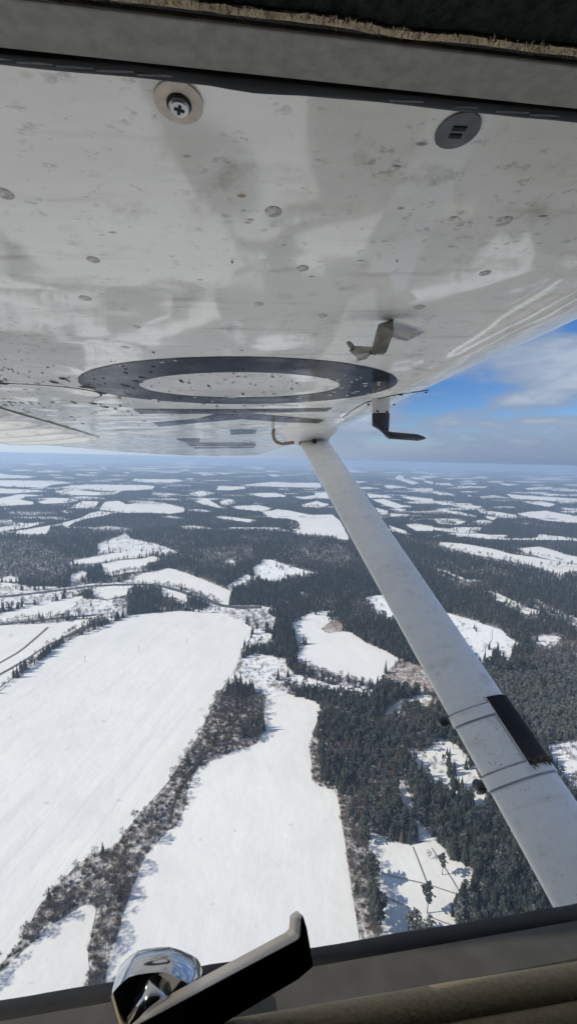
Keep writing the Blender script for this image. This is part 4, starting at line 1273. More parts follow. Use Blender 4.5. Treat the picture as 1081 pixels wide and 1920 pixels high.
mb = MB(); q = random.Random(31)  # dirt dashes along the seam, also standing in for the step's thin shading
x = -0.20
while x < 0.12:
    L = q.uniform(0.002, 0.016)
    ye = fa0.y + (fa1.y - fa0.y) * (x - fa0.x) / (fa1.x - fa0.x) + 0.0010 * noise.noise((x * 30, 0, 0))
    w = q.uniform(0.0001, 0.0004)
    mb.add([(x, ye + 0.0003, HW - 0.0009), (x + L, ye + 0.0004, HW - 0.0009), (x + L * 0.9, ye + 0.0004 + w, HW - 0.0006), (x + L * 0.1, ye + 0.0003 + w, HW - 0.0006)], [(0, 1, 2, 3)])
    x += L + q.uniform(0.0, 0.03)
tag(mb.build('seam_dirt_shade', wing, (plain('seam_grime_shade', (0.42, 0.40, 0.34), 0.8, var=0.3, scale=200),)), kind='stuff')


def disc(mbx, c, r, z0, z1, n=28, sy=1.0, mi=0):
    ring = [Vector((c[0] + r * math.cos(a), c[1] + r * sy * math.sin(a), 0)) for a in np.linspace(0, 2 * math.pi, n + 1)[:-1]]
    top = [Vector((p.x, p.y, z1)) for p in ring]; bot = [Vector((p.x, p.y, z0)) for p in ring]
    mbx.loft([top, bot], mi=mi)


# screw with washer, and the drain plug
p = on_wing(335, 183)
zz = HW - 0.0012
mb = MB(); disc(mb, p, 0.0079, zz - 0.0007, zz); w_ = mb.build('screw', wing, (M['washer'],))
mb = MB(); disc(mb, p, 0.0040, zz - 0.0012, zz - 0.0007); mb.build('screw_ring', w_, (M['cross'],))
mb = MB()
for r_, z_ in ((0.0034, -0.0012), (0.0034, -0.0020), (0.0028, -0.0025)): pass
mb.loft([[Vector((p.x + r_ * math.cos(a), p.y + r_ * math.sin(a), zz + z_)) for a in np.linspace(0, 6.2832, 25)[:-1]] for r_, z_ in ((0.0034, -0.0010), (0.0034, -0.0019), (0.0029, -0.0025))])
mb.build('screw_head', w_, (M['alu'],))
mb = MB()
for a in (0.35, 0.35 + math.pi / 2): mb.box((p.x, p.y, zz - 0.0025), (0.0034, 0.0010, 0.0004 if a < 1 else 0.00042), Matrix.Rotation(a, 3, 'Z'))
mb.build('cross_slot', w_, (M['cross'],))
p = on_wing(857, 237)
mb = MB(); disc(mb, p, 0.0078, zz - 0.0006, zz); w_ = mb.build('drain_plug', wing, (M['plug'],))
mb = MB()
mb.box((p.x, p.y - 0.0016, zz - 0.0007), (0.0050, 0.0016, 0.0006)); mb.box((p.x, p.y + 0.0016, zz - 0.0007), (0.0046, 0.0016, 0.0006))
mb.build('plug_slot', w_, (M['cross'],))

# dimpled rivets
RIV = [(8, 363), (175, 487), (160, 559), (256, 613), (512, 397), (567, 503), (485, 570), (943, 415), (908, 512), (235, 651), (300, 680), (510, 681), (655, 705), (785, 576), (605, 592), (345, 716), (440, 716), (560, 722)]
mb = MB()
mb.loft([[Vector((r_ * math.cos(a), r_ * math.sin(a), z_)) for a in np.linspace(0, 6.2832, 17)[:-1]] for r_, z_ in ((0.0050, 0.0001), (0.0046, -0.00022), (0.0034, -0.00012), (0.0026, -0.00040), (0.0012, -0.00055))])
riv = None
for q in RIV:
    p = on_wing(*q)
    if riv is None:
        riv = mb.build('rivet', wing, (plain('rivet_head', (0.50, 0.485, 0.44), 0.4, 0.1, var=0.45, scale=260),), True); o = riv
    else:
        o = riv.copy(); COL.objects.link(o); o.parent = wing
    s_ = 0.75 + 0.25 * random.random()
    o.location = p; o.scale = (s_, s_, 1.0)

# registration letters
ZL = HW - 0.0007


def flat(name, poly_out, poly_in=None):
    if poly_in:
        n = len(poly_out)
        v = [(x, y, ZL) for x, y in poly_out] + [(x, y, ZL) for x, y in poly_in]
        f = [(i, (i + 1) % n, n + (i + 1) % n, n + i) for i in range(n)]
    else:
        v = [(x, y, ZL) for x, y in poly_out]; f = [tuple(range(len(v)))]
    return mesh(name, v, f, wing, (M['letter'],))


an = np.linspace(0, 2 * math.pi, 97)[:-1]
rag = lambda a: 1 + 0.004 * noise.noise((math.cos(a) * 14, math.sin(a) * 14, 1))


def oval(left, right, near, far):
    """ellipse on the skin whose picture spans these photo pixels"""
    y1, y2 = on_wing(*near).y, on_wing(*far).y
    yc, b = (y1 + y2) / 2, (y2 - y1) / 2
    l, r = on_wing(*left), on_wing(*right)
    ys = (l.y + r.y) / 2
    c = math.sqrt(max(0.05, 1 - min(0.9, ((ys - yc) / b) ** 2)))
    return (l.x + r.x) / 2, (r.x - l.x) / 2 / c, yc, b


xo, ao, yo, bo = oval((150, 705), (737, 703), (442, 668), (455, 757))
xi_, ai_, yi_, bi_ = oval((263, 722), (637, 718), (442, 697), (455, 745))
flat('letter', [(xo + ao * math.cos(a) * rag(a), yo + bo * math.sin(a) * rag(a)) for a in an], [(xi_ + ai_ * math.cos(a), yi_ + bi_ * math.sin(a)) for a in an])


def wp(*pts): return [tuple(on_wing(u, w)[:2]) + (ZL,) for u, w in pts]


me_k = MB()
for poly in (((249, 766.5), (400, 767), (560, 766), (624, 764), (612, 771), (400, 775.5), (262, 775.5)),
             ((404, 775.8), (428, 776), (446, 780.5), (452, 785.5), (380, 792), (298, 799.5), (287, 792.2), (370, 785)),
             ((428.5, 776), (470, 775.2), (540, 781), (608, 787), (596, 793.5), (530, 791.5), (452.5, 785.3), (446.5, 780.2))):
    me_k.add(wp(*poly), [tuple(range(len(poly)))])
me_k.build('letter', wing, (M['letter'],))
me_k = MB(); me_k.add(wp((431, 805.5), (481, 805.5), (479, 813), (432.5, 814.5)), [(0, 1, 2, 3)]); me_k.build('hyphen', wing, (M['letter'],))
mk = MB()
mk.add(wp((329, 822.5), (376, 822), (372, 829.5), (347, 829.8)), [(0, 1, 2, 3)])
mk.build('letter', wing, (M['letter'],))
for q4 in (((348, 831.5), (480, 831), (478, 832.6), (350, 833)), ((352, 835), (480, 834.5), (478, 836.2), (355, 836.8)), ((361, 839.5), (478, 838.5), (476, 840), (366, 841.2))):
    d4 = [ad(u, w) for u, w in q4]
    mk = MB(); v4 = []
    for d in d4:
        z = HW
        for _ in range(20):
            p = d * (z / d.z); z = HW + lerp_tab(WT, p.y)[2] - 0.003
        v4.append(d * (z / d.z))
    mk.add(v4, [(0, 1, 2, 3)]); mk.build('letter', wing, (M['letter'],))

# mud splashes
def blob(mbx, p, rx, ry, seed):
    n = 9; ring = []
    for k in range(n):
        a = 2 * math.pi * k / n; r = 0.7 + 0.5 * noise.noise((math.cos(a) * 1.7, math.sin(a) * 1.7, seed * 3.1))
        ring.append((p.x + rx * r * math.cos(a), p.y + ry * r * math.sin(a), p.z))
    mbx.add(ring + [(p.x, p.y, p.z - 0.0007)], [(k, (k + 1) % n, n) for k in range(n)])


MUD = [(10, 719, 26, 4), (48, 729, 22, 5), (102, 716, 13, 5), (117, 709, 14, 5), (165, 725, 26, 7), (192, 736, 14, 7), (54, 734, 9, 4), (72, 728, 10, 4), (102, 733, 6, 3), (120, 749, 11, 3), (7, 746, 14, 4), (20, 752, 12, 5), (7, 752, 10, 3),
       (40, 755, 7, 3), (175, 756, 9, 4), (197, 763, 12, 3), (236, 698, 9, 5), (239, 723, 12, 5), (239, 738, 6, 3), (340, 714, 8, 6), (354, 717, 4, 4), (455, 738, 5, 5), (391, 723, 5, 4), (18, 733, 8, 4), (62, 740, 8, 3), (256, 714, 14, 4), (268, 707, 18, 3),
       (155, 731, 6, 3), (20, 747, 6, 3), (128, 713, 5, 3), (435, 489, 4, 5), (157, 260, 6, 4), (53, 283, 6, 5), (80, 364, 7, 5), (140, 387, 7, 5), (198, 399, 8, 5), (744, 487, 4, 3)]
mb = MB()
for k, (u, w, rx, ry) in enumerate(MUD):
    if w < 480 and u < 240: continue
    p = on_wing(u, w, 0.0009)
    sx = p.y / FPX
    blob(mb, p, rx * sx * 0.62, max(2.0, ry) * p.y * p.y / (FPX * HW) * 0.62, k)
q = random.Random(4)
for k in range(230):
    u, w = 560 * q.random() ** 1.9, q.gauss(736, 30)
    if w > 800 or w < 640: continue
    p = on_wing(u, w, 0.0009); sx = p.y / FPX
    blob(mb, p, q.uniform(1.0, 4.5) * sx, q.uniform(0.5, 1.3) * p.y * p.y / (FPX * HW), k + 50)
tag(mb.build('mud_splashes', wing, (M['mud'],)), kind='stuff')

mb = MB(); q = random.Random(14)                              # white slivers painted on the letters as leading-edge reflections
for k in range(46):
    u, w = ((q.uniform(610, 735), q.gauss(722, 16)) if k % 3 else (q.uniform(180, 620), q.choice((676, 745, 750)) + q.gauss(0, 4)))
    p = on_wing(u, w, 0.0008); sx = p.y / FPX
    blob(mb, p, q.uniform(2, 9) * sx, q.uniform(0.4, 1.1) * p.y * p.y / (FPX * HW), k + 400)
tag(mb.build('letter_glints', wing, (M['white'],)), kind='stuff')

# oval access cover, left
c = on_wing(5, 737)
mb = MB(); n = 48
ring = lambda r, z: [Vector((c.x + 0.155 * r * math.cos(a), c.y + 0.085 * r * math.sin(a), z)) for a in np.linspace(0, 6.2832, n + 1)[:-1]]
mb.loft([ring(1.0, HW), ring(1.0, HW - 0.0009), ring(0.985, HW - 0.0013)])
cv_ = mb.build('access_cover', wing, (M['wing'],))
mb = MB(); mb.loft([ring(1.025, HW - 0.0001), ring(1.025, HW - 0.0004), ring(1.0005, HW - 0.0004), ring(1.0005, HW - 0.0001)], cap=False); mb.build('cover_seal', cv_, (M['cross'],))

# flap with pressed beads along the trailing edge
fl0, fl1 = PZ(-60, 745, HW), PZ(190, 821, 0.1165)
mb = MB()
NU, NV = 90, 26
g_ = []
for i in range(NU + 1):
    y = fl0.y + (fl1.y - fl0.y) * i / NU
    xf = fl0.x + (fl1.x - fl0.x) * i / NU
    xr = -1.195
    for j in range(NV + 1):
        t = j / NV
        x = xf + (xr - xf) * t
        z = secz(x) - 0.0030
        ph = (i / NU * 5.0) % 1.0
        if 0.06 < t < 0.97:
            ww = math.sin(math.pi * (t - 0.06) / 0.91) ** 0.4
            z += -0.022 * ww * (0.5 + 0.5 * math.cos(2 * math.pi * ph)) ** 1.3
        g_.append((x, y, z))
mb.add(g_, [(i * (NV + 1) + j, i * (NV + 1) + j + 1, (i + 1) * (NV + 1) + j + 1, (i + 1) * (NV + 1) + j) for i in range(NU) for j in range(NV)])
mb.build('flap', wing, (M['wing'],), True)

# bent bracket hanging from the skin
def plate(mbx, pts, th):
    a, b, c = pts[0], pts[1], pts[2]
    n = (b - a).cross(c - a).normalized() * th
    k = len(pts)
    mbx.add(list(pts) + [p + n for p in pts], [tuple(range(k)), tuple(range(k, 2 * k))] + [(i, (i + 1) % k, k + (i + 1) % k, k + i) for i in range(k)])


yb = on_wing(740, 602).y
bk = MB()
plate(bk, [on_wing(738, 599, 0.001), on_wing(796, 620, 0.001), on_wing(783, 629, 0.001), on_wing(735, 618, 0.001)], 0.0022)
plate(bk, [P(738, 616, yb * 0.985), P(780, 628, yb * 0.975), P(764, 637, yb * 0.955), P(735, 629, yb * 0.955)], 0.0022)
br = bk.build('bracket', wing, (M['alu'],)); bevel(br, 0.0005, 1)
bk = MB()
plate(bk, [P(736, 601, yb), P(708, 610, yb * 1.0), P(695, 658, yb * 0.98), P(699, 665, yb * 0.97), P(718, 666, yb * 0.955), P(724, 661, yb * 0.955), P(737, 624, yb * 0.955)], 0.0024)
bevel(bk.build('bracket_leg', br, (M['steel'],)), 0.0005, 1)
bk = MB()
plate(bk, [P(704, 652, yb * 0.975), P(703, 662, yb * 0.962), P(697, 661, yb * 0.965), P(678, 648, yb * 1.0), P(662, 648, yb * 1.0), P(654, 656, yb * 0.99), P(668, 668, yb * 0.96), P(683, 665, yb * 0.96)], 0.0016)
plate(bk, [P(664, 650, yb * 0.995), P(656, 641, yb * 1.0), P(649, 641, yb * 1.0), P(649, 646, yb * 0.995), P(657, 657, yb * 0.985)], 0.0016)
bevel(bk.build('bracket_foot', br, (M['steel'],)), 0.0005, 1)
bk = MB(); plate(bk, [P(668, 668, yb * 0.95), P(684, 665, yb * 0.95), P(694, 664, yb * 0.955), P(687, 673, yb * 0.94), P(669, 677, yb * 0.94)], 0.0012)
bk.build('bracket_tab', br, (M['alu'],))

# pitot tube
yp = on_wing(716, 748).y
pt = MB()
def mast(px, py, wid, thk): return [P(px - wid / 2 + wid * (0.5 - 0.5 * math.cos(a)), py, yp) + Vector((0, thk * math.sin(a), 0)) for a in np.linspace(0, 2 * math.pi, 17)[:-1]]
pt.loft([mast(713, 741, 35, 0.0063), mast(713, 752, 35, 0.0065), mast(713.5, 776, 33, 0.0065)])
pit = pt.build('pitot_mast', wing, (M['white'],), False)
pt = MB()
def pr(px, py, ang, wid, thk):
    c = P(px, py, yp); u = P(px + math.cos(ang) * wid / 2, py + math.sin(ang) * wid / 2, yp) - c
    return [c + u * math.cos(a) + Vector((0, thk * math.sin(a), 0)) for a in np.linspace(0, 2 * math.pi, 17)[:-1]]
pt.loft([pr(713.5, 775, 0, 33.4, 0.0068), pr(713, 796, 0, 32, 0.0068), pr(713.3, 801, 0.12, 31, 0.0068), pr(714.5, 806, 0.38, 28, 0.0069), pr(717, 810, 0.65, 24.5, 0.007), pr(720.5, 813, 0.95, 20, 0.0072), pr(725, 815, 1.25, 16.5, 0.0074), pr(730, 816, 1.5, 14.5, 0.0075), pr(735, 816.5, 1.63, 13.5, 0.0075), pr(760, 818.5, 1.63, 13, 0.0072), pr(783, 820.5, 1.63, 12.5, 0.0068), pr(784, 820.6, 1.63, 11.5, 0.0064), pr(792, 821.2, 1.63, 7, 0.004), pr(797.5, 821.6, 1.63, 2.0, 0.001)])
pt.build('pitot_head', pit, (M['dark_metal'],), True)
pt = MB()
for q in ((707, 771), (725, 772)):
    c = P(q[0], q[1], yp - 0.0072); pt.tube([c, c + Vector((0, -0.0012, 0))], 0.0022, 10)
pt.build('pitot_screw', pit, (M['cross'],))
# access plate beside the pitot and its seam
ar = [(642, 783), (655, 772), (680, 757), (712, 746), (745, 739), (775, 735), (803, 731)]
av = MB(); av.tube([on_wing(u, w, 0.0004) for u, w in ar], 0.0011, 6); pl = av.build('access_seam', wing, (M['cross'],))
for q in ((690, 758), (722, 752), (751, 739), (798, 735), (738, 758)):
    av = MB(); c = on_wing(*q); av.tube([c, c + Vector((0, 0, -0.002))], 0.0035, 10); av.build('bolt', wing, (M['cross'],))

# wing strut
KS = 0.81
S1 = P(619, 880, 1.744 * KS); S2 = P(970, 1450, 0.676 * KS)
sd = (S2 - S1).normalized()
ch = Vector((1, 0, 0)); ch = (ch - sd * ch.dot(sd)).normalized()
nm = sd.cross(ch).normalized()
if nm.z < 0: nm = -nm
CH, TH = 0.150 * KS, 0.052 * KS


def strut_u(n=36):
    out = []
    for k in range(n):
        a = 2 * math.pi * k / n
        x = 0.5 * math.cos(a)
        u = x + 0.5
        t = 0.5 * math.sin(a) * (0.55 + 0.55 * u) * 1.15
        out.append((x, t))
    return out


SU = strut_u(48)


def strut_ring(s, off=0.0, kc=1.0, kt=1.0, du=None):
    c = S1.lerp(S2, s)
    r = []
    for x, t in (du or SU):
        d = Vector((x, t)); l = d.length
        r.append(c + ch * (x * CH * kc + off * x / max(l, 1e-5)) + nm * (t * TH * kt + off * t / max(l, 1e-5)))
    return r


mb = MB(); mb.loft([strut_ring(s) for s in (-0.33, -0.15, 0.0, 0.3, 0.6, 0.9, 1.2, 1.75)])
strut = mb.build('wing_strut', plane, (M['strut'],), True)
# fairing cuff between strut and wing
cuff = []
for s_c, kc, kt, dy in ((-0.225, 1.03, 1.10, 0), (-0.245, 1.05, 1.16, 0), (-0.262, 1.10, 1.3, -0.004), (-0.278, 1.20, 1.6, -0.012), (-0.292, 1.36, 2.0, -0.025), (-0.304, 1.56, 2.6, -0.045), (-0.314, 1.82, 3.4, -0.07)):
    cuff.append([v + Vector((-0.10 * (kc - 1.0) * CH, dy, 0)) for v in strut_ring(s_c, 0.001, kc, kt)])
tc_ = S1.lerp(S2, -0.33)
cuff.append([Vector((tc_.x - 0.012 + x * CH * 2.05, tc_.y - 0.10 + t * TH * 7.0, HW + 0.002)) for x, t in SU])
mb = MB(); mb.loft(cuff, cap=False); fa = mb.build('strut_fairing', strut, (M['white'],), True)
mb = MB()
r0 = strut_ring(-0.226, 0.0014, 1.03, 1.10); r1 = strut_ring(-0.221, 0.0014, 1.03, 1.10)
mb.loft([r0, r1], cap=False); mb.build('fairing_edge', fa, (plain('fairing_gap', (0.10, 0.09, 0.08), 0.8),))
c = P(588, 826, 1.57); mb = MB(); mb.tube([c, c + Vector((0, -0.02, -0.006))], 0.008, 10); mb.build('bolt', strut, (M['black'],))
# vent tube behind the strut
vt = MB(); yv = 1.45
vt.tube([P(514, 795, yv), P(512, 812, yv), P(513, 822, yv), P(518, 829, yv), P(528, 832.5, yv), P(551, 829.5, yv)], 0.0062, 10)
vt.build('vent_tube', wing, (plain('vent_metal', (0.24, 0.19, 0.12), 0.5, 0.5, scale=80),), True)
# clamps
for s0, cl_px in ((0.905, (829, 1353)), (1.003, (898, 1475))):
    hw_ = 0.0090
    ds = hw_ / (S2 - S1).length
    a = MB(); a.loft([strut_ring(s0 - ds, 0.0008), strut_ring(s0 - ds, 0.0028), strut_ring(s0 + ds, 0.0028), strut_ring(s0 + ds, 0.0008)], cap=False)
    bnd = a.build('clamp_band', strut, (M['strut'],), False)
    a = MB()
    for e in (-1, 1):
        q0, q1 = s0 + e * ds * 1.02, s0 + e * ds * 1.30
        a.loft([strut_ring(min(q0, q1), 0.0006), strut_ring(min(q0, q1), 0.0016), strut_ring(max(q0, q1), 0.0016), strut_ring(max(q0, q1), 0.0006)], cap=False)
    a.build('clamp_sealant', bnd, (plain('grey_sealant', (0.33, 0.34, 0.35), 0.7),))
    yy = S1.lerp(S2, s0).y
    c = P(*cl_px, yy)
    a = MB(); n_ = (nm * 0.6 + sd * 0.5).normalized()
    a.tube([c - n_ * 0.007, c + n_ * 0.006, c + n_ * 0.0085], [0.0090, 0.0090, 0.0070], 14)
    a.box(c + ch * 0.010, (0.018, 0.012, 0.010))
    sc_ = a.build('clamp_screw', bnd, (M['dark_metal'],))
    a = MB(); a.box(c + n_ * 0.0088, (0.013, 0.003, 0.002)); a.box(c + n_ * 0.0088, (0.003, 0.013, 0.0021)); a.build('screw_slot', bnd, (M['cross'],))
# black grip pad over the leading edge
def pad_ring(s, u0, off):
    c = S1.lerp(S2, s); out = []
    for a in np.linspace(math.acos(2 * u0 - 1), -0.9, 16):
        x = 0.5 * math.cos(a); t = 0.5 * math.sin(a) * (0.55 + 0.55 * (x + 0.5)) * 1.15
        d = Vector((x, t)); l = d.length
        out.append(c + ch * (x * CH + off * x / l) + nm * (t * TH + off * t / l))
    return out


a = MB(); pr_ = []
for s in np.linspace(0.886, 1.0, 10):
    o1 = pad_ring(s, 0.605, 0.0040); i1 = pad_ring(s, 0.605, 0.0007)
    pr_.append(o1 + i1[::-1])
a.loft(pr_)
pad = a.build('grip_pad', strut, (M['grip'],), False)
a = MB(); pr_ = []
for s in (0.8845, 0.886 + 0.117):
    pr_.append(None)
rim = [pad_ring(0.8835, 0.59, 0.0012), pad_ring(0.8835, 0.59, 0.0026), pad_ring(1.0035, 0.59, 0.0026), pad_ring(1.0035, 0.59, 0.0012)]
for r0, r1 in zip(rim, rim[1:]):
    n = len(r0); a.add(r0 + r1, [(k, k + 1, n + k + 1, n + k) for k in range(n - 1)])
a.build('pad_backing', pad, (M['strut'],))
a = MB(); q = random.Random(2)
for k in range(60):
    s = q.uniform(0.990, 1.004); u = q.uniform(0.61, 0.97)
    rr2 = pad_ring(s, u, 0.0046)[0]
    e = rr2 + sd * q.uniform(0.002, 0.007) + nm * q.uniform(0.001, 0.004)
    w = ch * q.uniform(0.001, 0.003)
    a.add([rr2 - w, rr2 + w, e], [(0, 1, 2)])
tag(a.build('pad_fray', pad, (plain('frayed_mud', (0.10, 0.075, 0.05), 0.9, var=0.4, scale=300),)), kind='stuff')
# dirt on the strut
a = MB(); q = random.Random(12)
for k in range(90):
    s = q.uniform(0.05, 1.25) if k > 55 else q.uniform(0.90, 1.03)
    u = q.uniform(0.15, 0.9) if k > 55 else q.uniform(0.1, 0.6)
    p = pad_ring(s, u, 0.0006)[0]
    L = q.uniform(0.0005, 0.0030) * q.uniform(0.5, 1); W = q.uniform(0.0003, 0.0010)
    d1 = (ch * q.uniform(-0.3, 1) + sd * q.uniform(-1, 1)).normalized() * L; d2 = d1.cross(nm).normalized() * W
    a.add([p - d1, p - d2, p + d1 * 0.8, p + d2], [(0, 1, 2, 3)])
tag(a.build('dirt_specks', strut, (plain('strut_dirt', (0.16, 0.14, 0.115), 0.8, var=0.5, scale=120),)), kind='stuff')


# ------------------------------------------------------------------ cabin window frame
XD = AI @ ray(6500, 780)                                       # the cabin side runs a little askew to the wing
XD = XD / XD.x


def Q(py, y):
    p = P(500, py, y); return (y, p.z)


def along(x, y, z): return Vector((x, y + XD.y * x, z + XD.z * x))


def sweep(prof, x0, x1, n=60, wob=None):
    rings = []
    for i in range(n + 1):
        x = x0 + (x1 - x0) * i / n
        rings.append([along(x, y + (wob(x, k)[0] if wob else 0), z + (wob(x, k)[1] if wob else 0)) for k, (y, z) in enumerate(prof)])
    m = MB(); m.loft(rings); return m


XA, XB = -0.5, 0.55
qa, qd = Q(141, 0.112), Q(53, 0.0975)
fr = sweep([qa, Q(133, 0.1105), Q(60, 0.0985), qd, (0.0970, qd[1] + 0.022), (0.118, qd[1] + 0.022), (0.1185, qa[1] + 0.008)], XA, XB).build('window_frame', plane, (M['frame'],), False)
bevel(fr, 0.0012, 3)
sw = lambda x, k: (0.0003 * noise.noise((x * 60, k, 1)), 0.0004 * noise.noise((x * 45, k, 7)) - (0.0011 * math.exp(-((x + 0.001) / 0.011) ** 2) if k in (0,) else 0))
qs = Q(168, 0.1175)
sweep([qs, (0.1215, qs[1] + 0.003), (0.1215, qs[1] + 0.012), (0.1125, qs[1] + 0.010), Q(138, 0.1126), Q(150, 0.1130)], XA, XB, 160, sw).build('window_seal', fr, (M['black'],), True)
mb = MB()                                                     # thin bead of old sealant with cracks, outside the pane
q = random.Random(8); x = -0.16
while x < 0.22:
    L = q.uniform(0.003, 0.012)
    c = along(x + L / 2, 0.1158, Q(160, 0.1158)[1] + 0.0002 * noise.noise((x * 40, 0, 3)))
    mb.box(c, (L, 0.0006, 0.00055)); x += L + (0.0006 if q.random() < 0.7 else q.uniform(0.002, 0.03))
tag(mb.build('sealant_bead', fr, (plain('old_sealant', (0.16, 0.155, 0.155), 0.6, scale=300),)), kind='stuff')
mb = sweep([(0.0966, qd[1] + 0.0004), (0.0960, qd[1] + 0.0004), (0.093, qd[1] + 0.028), (0.0966, qd[1] + 0.028)], XA, XB, 4)
mb.build('frame_gap_shade', fr, (M['black'],))  # black backing strip, painting in the shadow of the gap above the frame
# headliner running back over the cabin
qh = Q(27, 0.086)
hl = []
for i in range(61):
    x = XA + (XB - XA) * i / 60
    w = 0.0006 * noise.noise((x * 50, 3, 3))
    hl.append([along(x, qh[0] + w, qh[1] + 0.0006), along(x, qh[0] - 0.0015 + w, qh[1]), along(x, 0.068, 0.089), along(x, 0.0, 0.108), along(x, -0.3, 0.14), along(x, -0.95, 0.12), along(x, -0.95, 0.135), along(x, -0.3, 0.16), along(x, 0.0, 0.13), along(x, qh[0] + w, 0.118)])
mb = MB(); mb.loft(hl); head = mb.build('headliner', plane, (M['head'],), False)
mb = MB()
st_ = []
for i in range(161):
    x = -0.25 + 0.5 * i / 160
    w = 0.0006 * noise.noise((x * 50, 3, 3)); n_ = 0.0004 * noise.noise((x * 260, 0, 5))
    st_.append([along(x, qh[0] + w + 0.0003, qh[1] + 0.0012), along(x, qh[0] + w + 0.0003, qh[1] - 0.0004 + n_ * 0.5), along(x, qh[0] - 0.0012 + w + n_, qh[1] - 0.0005), along(x, qh[0] - 0.0012 + w, qh[1] + 0.0012)])
mb.loft(st_)
q = random.Random(6)
for k in range(3200):
    x = q.uniform(-0.25, 0.25)
    w = 0.0006 * noise.noise((x * 50, 3, 3))
    L = q.uniform(0.0006, 0.0018) * (0.65 + 0.7 * max(0, noise.noise((x * 220, 1, 1))))
    p = along(x, qh[0] + w - q.uniform(-0.0002, 0.0014), qh[1] - 0.0005)
    d = Vector((q.uniform(-0.5, 0.5), -q.uniform(0.3, 1.0) * 0.9, -q.uniform(0.05, 0.35))).normalized() * L
    if k % 2: d = Vector((q.uniform(-0.5, 0.5), q.uniform(-0.2, 0.5), -q.uniform(0.3, 0.9))).normalized() * L * 0.7
    mb.add([p + Vector((-0.00014, 0, 0)), p + Vector((0.00014, 0, 0)), p + d], [(0, 1, 2)])
tag(mb.build('frayed_edge', head, (M['fray'],)), kind='stuff')

# pane
tp = NT('window_plexiglass')
for n in list(tp.n): tp.n.remove(n)
out = tp.node('ShaderNodeOutputMaterial'); tr = tp.node('ShaderNodeBsdfTransparent'); gl = tp.node('ShaderNodeBsdfGlossy'); lw_ = tp.node('ShaderNodeLayerWeight'); ms = tp.node('ShaderNodeMixShader')
lw_.inputs['Blend'].default_value = 0.5
tr.inputs[0].default_value = (0.985, 0.99, 0.985, 1); gl.inputs['Roughness'].default_value = 0.02
fz_ = tp.math('ADD', tp.math('MULTIPLY', tp.math('POWER', lw_.outputs['Facing'], 5.0), 0.5), 0.022)
tp.l.new(fz_, ms.inputs[0]); tp.l.new(tr.outputs[0], ms.inputs[1]); tp.l.new(gl.outputs[0], ms.inputs[2]); tp.l.new(ms.outputs[0], out.inputs[0])
qb = Q(1795, 0.170)
p0_, p1_ = (0.1185, qs[1] + 0.004), (0.1715, qb[1] - 0.002)
pt0, pt1 = along(0, *p0_), along(0, *p1_)
mb = MB()
mb.add([along(XA, *p0_), along(XB, *p0_), along(XB, *p1_), along(XA, *p1_)], [(0, 1, 2, 3)])
pane = mb.build('window_pane', plane, (tp.m,))
sm = pane.modifiers.new('thickness', 'SOLIDIFY'); sm.thickness = 0.002; sm.offset = 0.0
# dried drops on the pane
td = NT('dried_drops')
for n in list(td.n): td.n.remove(n)
out = td.node('ShaderNodeOutputMaterial'); tr = td.node('ShaderNodeBsdfTransparent'); df = td.node('ShaderNodeBsdfDiffuse'); ms = td.node('ShaderNodeMixShader')
df.inputs[0].default_value = (0.20, 0.19, 0.17, 1); ms.inputs[0].default_value = 0.14
td.l.new(tr.outputs[0], ms.inputs[1]); td.l.new(df.outputs[0], ms.inputs[2]); td.l.new(ms.outputs[0], out.inputs[0])
a = MB(); q = random.Random(21)
nn = (pt1 - pt0).cross(Vector((1, 0, 0))).normalized()
if nn.y > 0: nn = -nn
for k in range(95):
    t = q.uniform(0.3, 0.97); x = q.uniform(-0.13, 0.16) * (0.6 + 0.6 * t)
    c = along(x, p0_[0] + (p1_[0] - p0_[0]) * t, p0_[1] + (p1_[1] - p0_[1]) * t) + nn * 0.0017
    r = q.uniform(0.0004, 0.0011); e1 = Vector((1, 0, 0)); e2 = (pt1 - pt0).normalized()
    a.add([c + e1 * r * 1.3 * math.cos(b) * q.uniform(0.6, 1.1) + e2 * r * math.sin(b) * q.uniform(0.6, 1.1) for b in np.linspace(0, 6.28, 8)[:-1]], [tuple(range(7))])
tag(a.build('dried_drops', pane, (td.m,)), kind='stuff')

# sill
b0, b1, b2 = Q(1826, 0.155), Q(1834, 0.153), Q(1903, 0.138)
sl = sweep([b0, b1, b2, (b2[0] - 0.0015, b2[1] - 0.001), (0.1345, b2[1] - 0.03), (0.172, b0[1] - 0.04)], XA, XB, 30).build('window_sill', plane, (M['sillp'],), False)
c0, c1 = Q(1792, 0.168), Q(1830, 0.1553)
sw2 = lambda x, k: (0.0, (0.0007 * noise.noise((x * 22, 5, 1)) + 0.0005 * noise.noise((x * 70, 5, 2))) if k in (0, 1, 2) else 0)
sweep([(0.1705, c0[1] - 0.003), c0, (0.1615, (c0[1] + c1[1]) / 2 + 0.0012), c1, (0.1556, c1[1] - 0.012), (0.173, c0[1] - 0.012)], XA, XB, 160, sw2).build('sill_seal', sl, (M['black'],), True)
fus = sweep([(0.1745, c0[1] - 0.014), (0.182, c0[1] - 0.06), (0.178, -0.55), (0.15, -0.85), (0.05, -0.98), (0.05, -0.99), (0.154, -0.862), (0.1705, c0[1] - 0.06)], -2.6, 0.62, 8).build('fuselage_skin', plane, (M['white'],), True)
dp = sweep([(0.1340, b2[1] - 0.008), (0.118, b2[1] - 0.006), (0.112, b2[1] - 0.02), (0.12, -0.80), (-0.95, -0.9), (-0.95, 0.118), (-1.0, 0.118), (-1.0, -0.95), (0.128, -0.83)], XA, XB, 1).build('door_panel', plane, (M['lining'],))
mb = MB()
